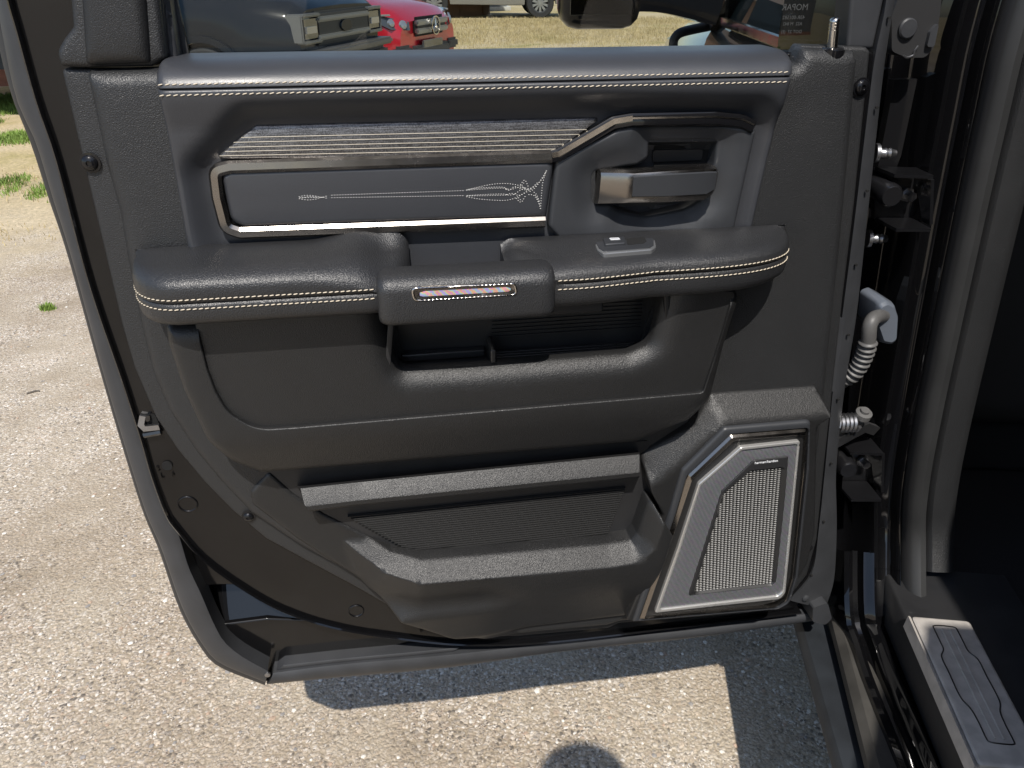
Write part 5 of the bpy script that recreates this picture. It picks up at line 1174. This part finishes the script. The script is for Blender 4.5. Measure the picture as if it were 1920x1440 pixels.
BJ = fil(X2([(1391, 845, .005), (1496, 833, .004), (1489, 900), (1468, 1110, .006), (1459, 1118, .006), (1237, 1143, .003), (1277, 1030), (1315, 911, .005)], yS-.003), .003, 5)
PI = fil(X2([(1413, 862, .004), (1478, 855, .003), (1472, 930), (1455, 1090, .004), (1447, 1099, .004), (1290, 1116, .004), (1318, 1030), (1353, 920, .004)], yS-.001), .003, 5)
MI_ = X2([(1405, 881), (1463, 875), (1445, 1091), (1302, 1106), (1358, 922)], yS+.004)
CI = fil(X2([(1375, 823, .007), (1509, 812, .005), (1504, 880), (1483, 1082), (1471, 1123, .010), (1455, 1134, .008), (1207, 1157, .002), (1275, 960), (1296, 897, .007)], yS), .004, 5)
SPK = relief('speaker_bezel', DR, 'soft', OB, yS+.002, rp(.005, .005), holes=[CB], hprof=rp(.001, .001), back=-0.0405, g=.01, ds=.006, hback=-0.0505)
relief('speaker_trim', DR, 'darkchrome', CB, yS+.001, ((0, 0), (.0045, .0050)), holes=[CI], hprof=((0, 0), (.0006, .0004)), back=-0.0505, g=.004, ds=.005, hback=-0.0505, ang=25)
relief('speaker_recess', DR, 'grilleback', CI, yS+.010, ((0, 0), (.001, 0)), holes=[BI], hprof=((0, 0), (.001, 0)), back=-0.0465, g=.004, ds=.006, hback=-0.0465)
relief('speaker_ring', DR, 'ring', BI, yS-.001, rp(.0012, .002), holes=[BJ], hprof=rp(.0012, .002), back=-0.0485, g=.004, ds=.005, hback=-0.0565)
relief('perforated_border', DR, 'perf', BJ, yS, ((0, 0), (.001, .0004)), holes=[PI], hprof=((0, 0), (.001, .0)), back=-0.0565, g=.01, ds=.006, hback=-0.0545)
MLp = fil(MI_, .003, 3)
relief('grille_frame', DR, 'blackplastic', PI, yS-.0008, rp(.0015, .0015), holes=[MLp], hprof=((0, 0), (.004, .005)), back=-0.0545, g=.006, ds=.006, hback=-0.0525)
relief('grille_backing', DR, 'grilleback', MLp, yS+.0045, ((0, 0), (.001, 0)), back=-0.0460, g=.02, ds=.01)
mz = np.array(MI_); mb = MB(); zlo_, zhi_ = mz[:, 1].min(), mz[:, 1].max()
nr = 62; ncol = 30
tx_ = np.array([(at(1455, 1000, yS)-at(1405, 1000, yS))[0], 0]); 
for r_ in range(nr):
    for c__ in range(-6, ncol+16):
        zc_ = zhi_-(r_+.5)*(zhi_-zlo_)/nr; xc = mz[1][0]-.0024-(c__+6)*.0048+(mz[1][1]-zc_)*(mz[2][0]-mz[1][0])/(mz[1][1]-mz[2][1])
        if sdf(np.array([[xc, zc_]]), mz)[0] < -.0022: continue
        hw_, hh2 = .0020, .0014
        mb.add([(xc-hw_, yS+.004, zc_-hh2), (xc+hw_, yS+.004, zc_-hh2*.6), (xc+hw_, yS+.0008, zc_+hh2), (xc-hw_, yS+.0015, zc_+hh2*.5), (xc, yS+.0, zc_+hh2*.4)], [(0, 1, 4), (1, 2, 4), (2, 3, 4), (3, 0, 4)])
o = mb.build('grille_mesh', 'grille', DR, smooth=False); o['kind'] = 'stuff'
c = at(1437, 866, yS-.0026); text_mesh('speaker_lettering', 'harman/kardon', .0050, 'white', DR, Matrix.Translation((c[0], yS-.0026, c[2])) @ TXT @ Matrix.Rotation(.02, 4, 'Z'), .0002)
# ================================================================ the photographer, whose shadow falls beside the door
M['shirt'] = mat('navy_cotton', (.03, .04, .07), .9); M['skin'] = mat('skin', (.45, .28, .2), .55); M['jeans'] = mat('denim', (.05, .07, .12), .9); M['hairm'] = mat('dark_hair', (.02, .015, .012), .7); M['shoe'] = mat('shoe_leather', (.02, .02, .02), .5)
def skinmesh(name, verts, edges, radii, m, par, sub=2):
    me = bpy.data.meshes.new(name); me.from_pydata(verts, edges, []); o = bpy.data.objects.new(name, me); COL.objects.link(o)
    o.modifiers.new('skin', 'SKIN'); s = o.modifiers.new('sub', 'SUBSURF'); s.levels = sub; s.render_levels = sub
    me.skin_vertices[0].data[0].use_root = True
    for i, r in enumerate(radii): me.skin_vertices[0].data[i].radius = (r, r) if not isinstance(r, tuple) else r
    dg = bpy.context.evaluated_depsgraph_get(); dg.update(); nm = bpy.data.meshes.new_from_object(o.evaluated_get(dg)); bpy.data.objects.remove(o)
    nm.materials.clear(); nm.materials.append(M[m]); nm.shade_smooth(); o2 = bpy.data.objects.new(name, nm); COL.objects.link(o2); o2.parent = par; return o2
PX0, PY0 = .56, -1.165
PE = thing('person', 'person in a navy shirt and jeans standing at the open door', 'person', (PX0, PY0, 0))
def person():
    V = [(0, 0, .98), (0, -.01, 1.15), (0, .0, 1.36), (0, .02, 1.49), (0, .05, 1.56), (0, .06, 1.66), (0, .065, 1.73),
         (.18, .0, 1.42), (.23, .10, 1.20), (.14, .22, 1.30), (-.18, .0, 1.42), (-.24, .08, 1.20), (-.12, .20, 1.30),
         (.10, 0, .92), (.11, .02, .50), (.11, -.02, .10), (-.10, 0, .92), (-.11, .02, .50), (-.11, -.02, .10)]
    E_ = [(0, 1), (1, 2), (2, 3), (3, 4), (4, 5), (5, 6), (2, 7), (7, 8), (8, 9), (2, 10), (10, 11), (11, 12), (0, 13), (13, 14), (14, 15), (0, 16), (16, 17), (17, 18)]
    R = [(.15, .11), (.14, .10), (.16, .11), .06, .075, .088, .06, .065, .05, .035, .065, .05, .035, .088, .06, .045, .088, .06, .045]
    return skinmesh('body', V, E_, R, 'shirt', PE)
person()
v, f = lathe([(.001, -.03), (.06, -.028), (.092, .03), (.098, .08), (.088, .125), (.07, .138), (.001, .142)], (PX0, PY0+.06, 1.60), (0, .05, 1), 18); obj('hair', v, f, 'hairm', PE)
for s in (-1, 1):
    v = []; f = []; secs = []
    for z, r in ((.94, .115), (.75, .10), (.5, .078), (.3, .07), (.09, .066)):
        secs.append([(PX0+s*(.095+.008*(1-z))+r*math.cos(a), PY0+.01+r*math.sin(a), z) for a in [i*math.pi/6 for i in range(12)]])
    loft('trouser_leg', PE, 'jeans', secs, ang=60)
    b = MB(); b.box((PX0+s*.105, PY0+.06, .05), (.095, .28, .1)); b.build('shoe', 'shoe', PE, bevel=.03)
    for k in range(5):
        c0 = np.array([PX0+s*.13-s*.004*k, PY0+.23, 1.30]); 
        pts = [c0, c0+np.array([-s*.03, .03, .02-.014*k]), c0+np.array([-s*.055, .035, .03-.016*k])] if k < 4 else [c0, c0+np.array([-s*.02, .0, .035]), c0+np.array([-s*.045, .02, .05])]
        sweep('finger', PE, 'skin', cr(pts, 3), circ(.0085, 7), up=(.2, -1, .1))
b = MB(); b.box((PX0-.03, PY0+.29, 1.345), (.155, .009, .075), Matrix.Rotation(-TH, 3, 'X')); tag(b.build('phone', 'gloss', None, bevel=.004), 'slim black phone held up in both hands by the person', 'phone')
